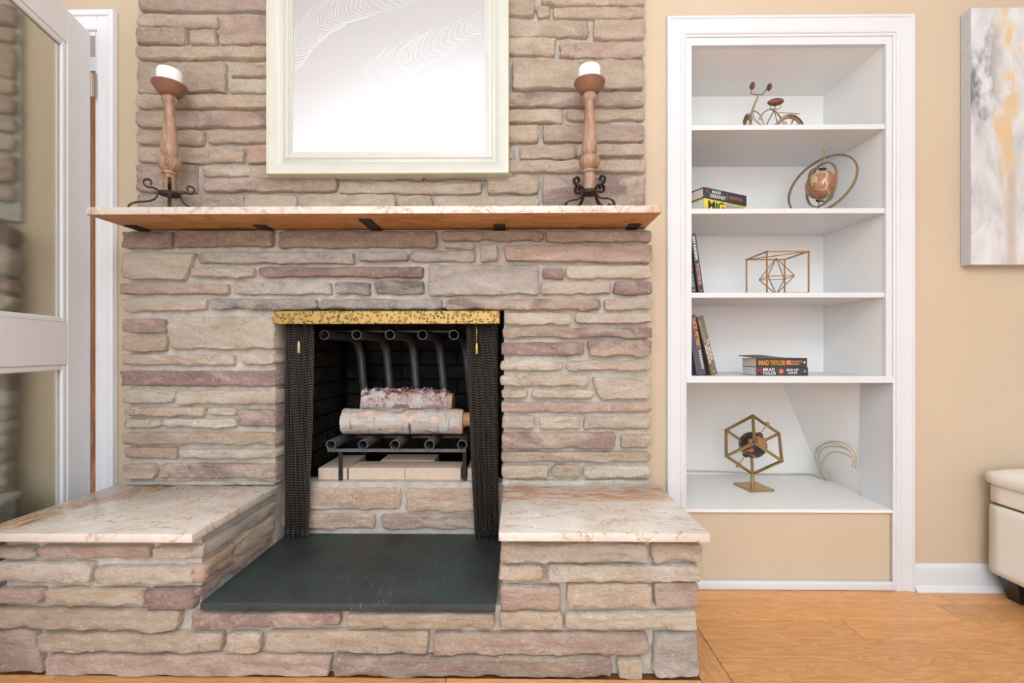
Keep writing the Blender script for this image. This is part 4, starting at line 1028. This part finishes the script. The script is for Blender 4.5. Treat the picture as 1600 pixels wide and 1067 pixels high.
# ---------------------------------------------------------------- wire cube with octahedron on the third shelf
wc = thing('wire_cube_sculpture', 'gold wire cube holding a wire octahedron on the middle shelf', 'sculpture')
ea = 0.163; qx, qy, qz = P(1198.5, 394, 0.03).x, 0.03, s_top[2] + 0.0026
V8 = [Vector((qx + i * ea, qy + j * ea, qz + k * ea)) for i in (0, 1) for j in (0, 1) for k in (0, 1)]
for a in range(8):
    for b in range(a + 1, 8):
        if abs((V8[a] - V8[b]).length - ea) < 1e-4:
            bm = bmesh.new(); d = (V8[b] - V8[a]).normalized() * 0.0024; tube(bm, [V8[a] - d, V8[b] + d], 0, flat=(0.0024, 0.0024, (0, 0, 1) if abs(d.z) < 1e-5 else (1, 0, 0))); finish('rod', bm, 'gold_wire', wc)
def rod(a, b, r=0.0019, mat='gold_wire', parent=None, name='rod'):
    bm = bmesh.new(); tube(bm, [a, b], r, 6); return finish(name, bm, mat, parent or wc, 50)
cc = Vector((qx + ea / 2, qy + ea / 2, qz + ea / 2)); ro = 0.070
rod(V8[3], V8[5])                                                            # top diagonal the octahedron hangs from
top_, bot_ = cc + Vector((0, 0, ea / 2 - 0.010)), cc - Vector((0, 0, ea / 2 - 0.004))
eq = [cc + Vector((math.cos(R_(45 + 90 * k - 9)) * ro, math.sin(R_(45 + 90 * k - 9)) * ro, -0.009)) for k in range(4)]
for k in range(4): rod(top_, eq[k]); rod(bot_, eq[k]); rod(eq[k], eq[(k + 1) % 4])

# ---------------------------------------------------------------- globe in a tilted cube frame in the niche
cg = thing('cube_globe', 'dark globe inside a tilted gold cube frame on a diamond base', 'globe')
YN = 0.265; gc2 = P(1176, 695, YN)
a2 = 0.152; rot = Matrix.Rotation(R_(-50), 3, 'X') @ Matrix.Rotation(R_(45), 3, 'Z')
V8 = [rot @ Vector(((i - .5) * a2, (j - .5) * a2, (k - .5) * a2)) for i in (0, 1) for j in (0, 1) for k in (0, 1)]
spin = Matrix.Rotation(R_(-24), 3, 'Z')                                      # face the camera, which stands to its left
V8 = [spin @ v for v in V8]
for a in range(8):
    for b in range(a + 1, 8):
        if abs((V8[a] - V8[b]).length - a2) < 1e-4:
            d = (V8[b] - V8[a]).normalized(); o_ = [v for v in V8 if abs((v - V8[a]).length - a2) < 1e-4 and (v - V8[b]).length > 0.01][0]
            bm = bmesh.new(); tube(bm, [gc2 + V8[a] - d * 0.0045, gc2 + V8[b] + d * 0.0045], 0, flat=(0.0045, 0.0045, (o_ - V8[a]).normalized())); finish('frame_bar', bm, 'bright_gold', cg)
bm = sphere(bmesh.new(), (0, 0, 0), 0.058, u=28, v=18); gs = finish('sphere', bm, 'globe_dark', cg, True); gs.location = gc2
ax2 = (Vector((0.50, 0.10, 0.84))).normalized(); ax2 = (Vector((0.53, -0.05, 0.80))).normalized()
for sg in (1, -1):
    bm = bmesh.new(); tube(bm, [gc2 + ax2 * 0.056 * sg, gc2 + ax2 * 0.112 * sg], 0.0032, 8); sphere(bm, gc2 + ax2 * 0.114 * sg, 0.0085, u=12, v=8); finish('axis_pin', bm, 'bright_gold', cg, 50)
    bm = bmesh.new(); tube(bm, [gc2 + ax2 * 0.057 * sg, gc2 + ax2 * 0.063 * sg], 0.011, 12); finish('pole_cap', bm, 'steel_dark', cg, 40)
low = gc2 + min(V8, key=lambda v: v.z)
bm = bmesh.new(); tube(bm, [(low.x, low.y, NZ + 0.008), (low.x, low.y, low.z + 0.006)], [0.009, 0.007], 12); finish('post', bm, 'bright_gold', cg, 50)
bm = box(bmesh.new(), -0.056, 0.056, -0.064, 0.064, 0, 0.009, 0.0015)
for v in bm.verts: v.co = Matrix.Rotation(R_(9), 3, 'Z') @ v.co + Vector((low.x + 0.004, low.y, NZ + 0.0003))
finish('base_plate', bm, 'bright_gold', cg)
cg_ = cg
# speaker cord in the niche
cb = thing('speaker_cord', 'thin beige cord coiled in the corner of the lower niche', 'cord')
yb_ = NB - 0.008
bm = bmesh.new()
pth = [(BX0 + 0.012, yb_, P(1075, 735, yb_).z)] + [(P(px, py, yb_).x, yb_, P(px, py, yb_).z) for px, py in ((1130, 737), (1190, 741), (1240, 741), (1268, 743))] + [(P(1285, 748, 0.44).x - 0.022, 0.44, NZ + 0.005), (P(1300, 752, 0.40).x - 0.030, 0.40, NZ + 0.005)]
pth = [(a_, b_, max(c_, NZ + 0.0048)) for a_, b_, c_ in pth]
tube(bm, smoothpath(pth, 6), 0.0035, 8)
finish('cord_run', bm, 'cord', cb, True)
for k, (pts) in enumerate(([(1296, 750), (1280, 722), (1279, 704), (1295, 690), (1320, 690), (1345, 705), (1352, 730)], [(1302, 750), (1286, 718), (1290, 700), (1310, 695), (1335, 702), (1350, 720)],
                           [(1300, 751), (1290, 735), (1297, 712), (1315, 703), (1340, 712), (1350, 726)], [(1304, 752), (1292, 728), (1284, 700), (1310, 688), (1348, 700)])):
    bm = bmesh.new(); q = []
    A_, B_, C_ = Vector((nx1 + 0.010, 0.16, NZ)), Vector((P(1284, 745, 0.49).x, 0.499, NZ)), Vector((P(1220, 603, 0.49).x, 0.499, s_bot[3]))
    pn_ = (B_ - A_).cross(C_ - A_).normalized()
    if pn_.x > 0: pn_ = -pn_
    for px, py in pts:
        px = min(px, 1341)
        d_ = ray(px, py); t_ = (A_ - CAM).dot(pn_) / d_.dot(pn_); c_ = CAM + d_ * t_ + pn_ * (0.011 + 0.006 * k)
        q.append(Vector((c_.x, c_.y, max(c_.z, NZ + 0.0048))))
    tube(bm, smoothpath(q, 6), 0.0032, 8); finish('cord_loop', bm, 'cord', cb, True)

# ---------------------------------------------------------------- books
def text_mesh(s, w_, h_, mat, parent, bold=0.0):
    cu = bpy.data.curves.new('print', 'FONT'); cu.body = s; cu.size = 1.0; cu.extrude = 0.0; cu.offset = bold; cu.space_line = 0.8; cu.align_x = 'CENTER'
    o = bpy.data.objects.new('print', cu); COL.objects.link(o)
    dg = bpy.context.evaluated_depsgraph_get(); dg.update()
    me = bpy.data.meshes.new_from_object(o.evaluated_get(dg)); bpy.data.objects.remove(o)
    xs = [v.co.x for v in me.vertices]; ys = [v.co.y for v in me.vertices]
    sx = w_ / (max(xs) - min(xs)); sy = h_ / (max(ys) - min(ys)); cx_ = (max(xs) + min(xs)) / 2; cy_ = (max(ys) + min(ys)) / 2
    for v in me.vertices: v.co = Vector(((v.co.x - cx_) * sx, -0.0007, (v.co.y - cy_) * sy))
    me.materials.clear(); me.materials.append(M[mat])
    t = bpy.data.objects.new('title_print', me); COL.objects.link(t); t.parent = parent; return t
def book(L, D, T, cover, pages, mtx, label, prints, group=None, curl=False, hard=True):
    """spine along local x facing local -y, thickness along z"""
    b = thing('book', label, 'book', group); b.matrix_world = mtx
    ct = 0.0026 if hard else 0.0010; ins = 0.004 if hard else 0.0006
    bm = bmesh.new()
    box(bm, 0, L, 0, D, 0, ct); box(bm, 0, L, 0, ct, ct, T - ct)
    if not curl: box(bm, 0, L, 0, D, T - ct, T)
    else:                                            # front cover lifted and wavy
        nx_, G0, G1 = 14, [], []
        for i in range(nx_ + 1):
            s = i / nx_; lift = 0.010 * math.sin(min(1, s * 1.35) * math.pi) * (0.4 + s) + 0.010 * (1 - s) ** 2
            for G_, dz in ((G0, 0), (G1, 0.0012)):
                G_.append([bm.verts.new((L * s - (0.018 if fy else 0) * (1 - s), D * fy, T - 0.001 + dz + lift * fy)) for fy in (0, 0.5, 1)])
        for i in range(nx_):
            for k in range(2):
                bm.faces.new((G1[i][k], G1[i + 1][k], G1[i + 1][k + 1], G1[i][k + 1])); bm.faces.new((G0[i][k], G0[i][k + 1], G0[i + 1][k + 1], G0[i + 1][k]))
            for k in (0, 2): bm.faces.new((G0[i][k], G0[i + 1][k], G1[i + 1][k], G1[i][k]))
        for i in (0, nx_):
            for k in range(2): bm.faces.new((G0[i][k], G1[i][k], G1[i][k + 1], G0[i][k + 1]))
    finish('cover', bm, cover, b)
    finish('pages', box(bmesh.new(), ins, L - ins, ct, D - ins, ct, T - ct), pages, b)
    for s, cx_, cz_, w_, h_, m in prints:
        t = text_mesh(s, w_, h_, m, b, 0.012); t.location = (cx_, 0, cz_)
    return b
def emblem(parent, cx_, cz_, r, mat, kind='star'):
    bm = bmesh.new(); n_ = 16 if kind == 'star' else 8
    vs = [bm.verts.new((cx_ + (r if i % 2 == 0 else r * .45) * math.cos(i * 2 * math.pi / n_), -0.0008, cz_ + (r if i % 2 == 0 else r * .45) * math.sin(i * 2 * math.pi / n_))) for i in range(n_)]
    bm.faces.new(vs); finish('emblem', bm, mat, parent, recalc=False)
def patch(parent, x0, x1, z0, z1, mat, name='colour_panel'):
    bx(name, mat, parent, x0, x1, -0.0004, 0.0002, z0, z1)
# two hardbacks lying on the second shelf
ang = R_(27); nx_, ny_ = X(1100, 0.05), 0.052
T1, T2 = 0.059, 0.042
mA = Matrix.Translation((nx_, ny_, s_top[1] + 0.0004)) @ Matrix.Rotation(ang, 4, 'Z')
b1 = book(0.252, 0.155, T1, 'cover_yellow', 'pages_white', mA, 'thick yellow-spined hardback under the dark hardback beside the ringed globe', [('MIG', 0.072, 0.036, 0.095, 0.034, 'ink_dark')])
patch(b1, 0.128, 0.235, 0.006, 0.052, 'ink_grey')
patch(b1, 0.055, 0.088, 0.010, 0.046, 'ink_green')
mB = Matrix.Translation((nx_ - 0.002, ny_ - 0.003, s_top[1] + T1 + 0.0010)) @ Matrix.Rotation(ang - R_(1), 4, 'Z')
b2 = book(0.250, 0.150, T2, 'cover_charcoal', 'pages', mB, 'charcoal hardback with white lettering lying on top of the yellow-spined book',
     [('MARK', 0.074, 0.030, 0.052, 0.0125, 'ink_white'), ('GREANEY', 0.080, 0.013, 0.092, 0.0145, 'ink_white'), ('RELENTLESS', 0.185, 0.020, 0.080, 0.012, 'ink_rust'), ('W', 0.020, 0.026, 0.018, 0.018, 'ink_red')])
patch(b2, 0.1335, 0.1345, 0.006, 0.036, 'ink_grey', 'rule_line')
# leaning books
def lean(xb, Yf, zs, L, a):
    a = R_(a); dx = Vector((math.sin(a), 0, -math.cos(a))); dz = Vector((math.cos(a), 0, math.sin(a))); dy = Vector((0, 1, 0))
    o = Vector((xb, Yf, zs + 0.0004)) - dx * L
    return Matrix(((dx.x, dy.x, dz.x, o.x), (dx.y, dy.y, dz.y, o.y), (dx.z, dy.z, dz.z, o.z), (0, 0, 0, 1)))
YBK = 0.030
xw = X(1091.5, YBK)
b3 = book(0.238, 0.155, 0.0215, 'cover_slate', 'pages', lean(xw, YBK, s_top[2], 0.238, 7.8), 'thin dark grey book with white and copper lettering leaning on the middle shelf',
     [('IAN RANKIN', 0.058, 0.0108, 0.092, 0.0115, 'ink_white'), ('WESTWIND', 0.162, 0.0108, 0.086, 0.0125, 'ink_copper')])
emblem(b3, 0.228, 0.0108, 0.0045, 'ink_grey')
b4 = book(0.170, 0.13, 0.020, 'cover_green', 'pages', lean(xw - 0.0275, YBK + 0.004, s_top[2], 0.170, 6.6), 'dark green book tucked against the side behind the thin grey book',
     [('GAME', 0.120, 0.011, 0.052, 0.011, 'ink_grey')])
emblem(b4, 0.075, 0.011, 0.007, 'ink_green'); emblem(b4, 0.158, 0.011, 0.0055, 'ink_gold')
xo = X(1111.5, YBK)
b5 = book(0.238, 0.155, 0.0255, 'cover_camo', 'pages', lean(xo, YBK, s_top[3], 0.238, 14.0), 'mottled brown book with white lettering leaning on the fourth shelf',
     [('DAVID STONE', 0.062, 0.0075, 0.090, 0.008, 'ink_grey'), ('THE ORPHEUS', 0.135, 0.0185, 0.085, 0.008, 'ink_white'), ('DECEPTION', 0.152, 0.0075, 0.074, 0.0095, 'ink_white')])
emblem(b5, 0.223, 0.0125, 0.0055, 'ink_copper')
b6 = book(0.240, 0.155, 0.0365, 'cover_plum', 'pages', lean(xo - 0.0555, YBK + 0.004, s_top[3], 0.240, 10.3), 'thick plum-grey book with orange lettering leaning behind the mottled brown book',
     [('NICK PETRIE', 0.070, 0.028, 0.110, 0.014, 'ink_orange'), ('THE RUNAWAY', 0.180, 0.028, 0.078, 0.009, 'ink_white')])
patch(b6, 0.130, 0.1312, 0.018, 0.036, 'ink_grey', 'rule_line')
# two paperbacks lying flat on the fourth shelf
YP = 0.028; px_ = X(1181.5, YP)
zt = s_top[3]
b7 = book(0.203, 0.112, 0.0335, 'cover_ink', 'pages_white', Matrix.Translation((px_, YP, zt + 0.0004)), 'dark paperback with white lettering and red star, lower of the flat pair',
     [('BRAD', 0.050, 0.0235, 0.046, 0.0115, 'ink_white'), ('TAYLOR', 0.051, 0.009, 0.052, 0.0115, 'ink_white'), ('END OF', 0.142, 0.0225, 0.046, 0.0088, 'ink_white'), ('DAYS', 0.143, 0.0105, 0.034, 0.0088, 'ink_white'), ('M', 0.013, 0.017, 0.014, 0.020, 'ink_red')], hard=False)
emblem(b7, 0.098, 0.0165, 0.0135, 'ink_rust'); emblem(b7, 0.190, 0.017, 0.006, 'ink_grey', 'leaf')
b8 = book(0.200, 0.112, 0.0350, 'cover_olive', 'pages', Matrix.Translation((px_ + 0.0005, YP + 0.001, zt + 0.0344)), 'worn paperback with orange lettering and curled cover on top of another paperback',
     [('BRAD TAYLOR', 0.062, 0.0165, 0.104, 0.0185, 'ink_orange'), ("THE DEVIL'S", 0.159, 0.0215, 0.042, 0.007, 'ink_copper'), ('RANSOM', 0.152, 0.0115, 0.032, 0.007, 'ink_copper')], curl=True, hard=False)
patch(b8, 0.118, 0.136, 0.008, 0.026, 'ink_rust'); emblem(b8, 0.189, 0.018, 0.006, 'ink_white', 'leaf')

# ================================================================ PAINTING AND OTTOMAN
pt = thing('canvas_painting', 'abstract white and grey canvas with golden drips on the beige wall', 'painting')
cxl = X(1500, 0); yfp = -0.0435; cz1, cz0 = Z(12, yfp, 1517), Z(413.5, yfp, 1517)
finish('canvas_wrap', box(bmesh.new(), cxl, cxl + 0.50, yfp + 0.002, -0.001, cz0, cz1, 0.002), 'canvas_grey', pt)
finish('painted_face', box(bmesh.new(), cxl + 0.0005, cxl + 0.4995, yfp, yfp + 0.0019, cz0 + 0.0005, cz1 - 0.0005), 'abstract_paint', pt)

ot = thing('storage_ottoman', 'cream leather storage ottoman on tapered black feet against the wall', 'ottoman')
oyb = -0.045; oxl = X(1547, oyb - 0.01)
zl0, zl1, zc1 = Z(893, oyb, 1547), Z(784, oyb, 1547), Z(756, oyb, 1547)
oyf, oxr = -0.50, oxl + 0.75
def soft(name, x0, x1, y0, y1, z0, z1, r, mat='cream_leather', puff=0.0):
    bm = box(bmesh.new(), x0, x1, y0, y1, z0, z1)
    bmesh.ops.subdivide_edges(bm, edges=bm.edges[:], cuts=9, use_grid_fill=True)
    c = Vector(((x0 + x1) / 2, (y0 + y1) / 2, (z0 + z1) / 2)); hx, hy, hz = (x1 - x0) / 2, (y1 - y0) / 2, (z1 - z0) / 2
    for v in bm.verts:
        d = v.co - c; q = Vector((max(-hx + r, min(hx - r, d.x)), max(-hy + r, min(hy - r, d.y)), max(-hz + r, min(hz - r, d.z))))
        e = d - q
        if e.length > 1e-6: e = e.normalized() * r
        out = q + e
        if puff and d.z > 0: out.z += puff * (1 - (d.x / hx) ** 2) * (1 - (d.y / hy) ** 2)
        out += 0.0012 * Vector((noise.noise(v.co * 9), noise.noise(v.co * 9 + Vector((5, 0, 0))), 0))
        v.co = c + out
    return finish(name, bm, mat, ot, True)
soft('body', oxl, oxr, oyf, oyb, zl0, zl1 - 0.002, 0.010)
soft('lid', oxl + 0.003, oxr - 0.003, oyf + 0.003, oyb - 0.003, zl1 + 0.002, zc1 + 0.004, 0.008)
soft('cushion', oxl - 0.020, oxr + 0.020, oyf - 0.02, oyb + 0.010, zc1 - 0.004, Z(729, oyb, 1560), 0.034, puff=0.012)
bx('hinge_strip', 'seam_dark', ot, oxl + 0.01, oxr - 0.01, oyf + 0.01, oyb - 0.01, zl1 - 0.004, zl1 + 0.004)  # dark strip set into the seam between body and lid
for fx_, sx_ in ((oxl + 0.025, 1), (oxr - 0.10, -1)):
    for fy_ in (oyb - 0.08, oyf + 0.015):
        bm = box(bmesh.new(), fx_, fx_ + 0.075, fy_, fy_ + 0.075, 0.0004, zl0 + 0.004, 0.002)
        for v in bm.verts:
            if v.co.z < 0.02:
                v.co.x = fx_ + 0.0375 + (v.co.x - fx_ - 0.0375) * 0.62 + 0.014 * sx_; v.co.y = fy_ + 0.0375 + (v.co.y - fy_ - 0.0375) * 0.62
        finish('foot', bm, 'leg_black', ot)

# Empties sit at the base of what they carry
bpy.context.view_layer.update()
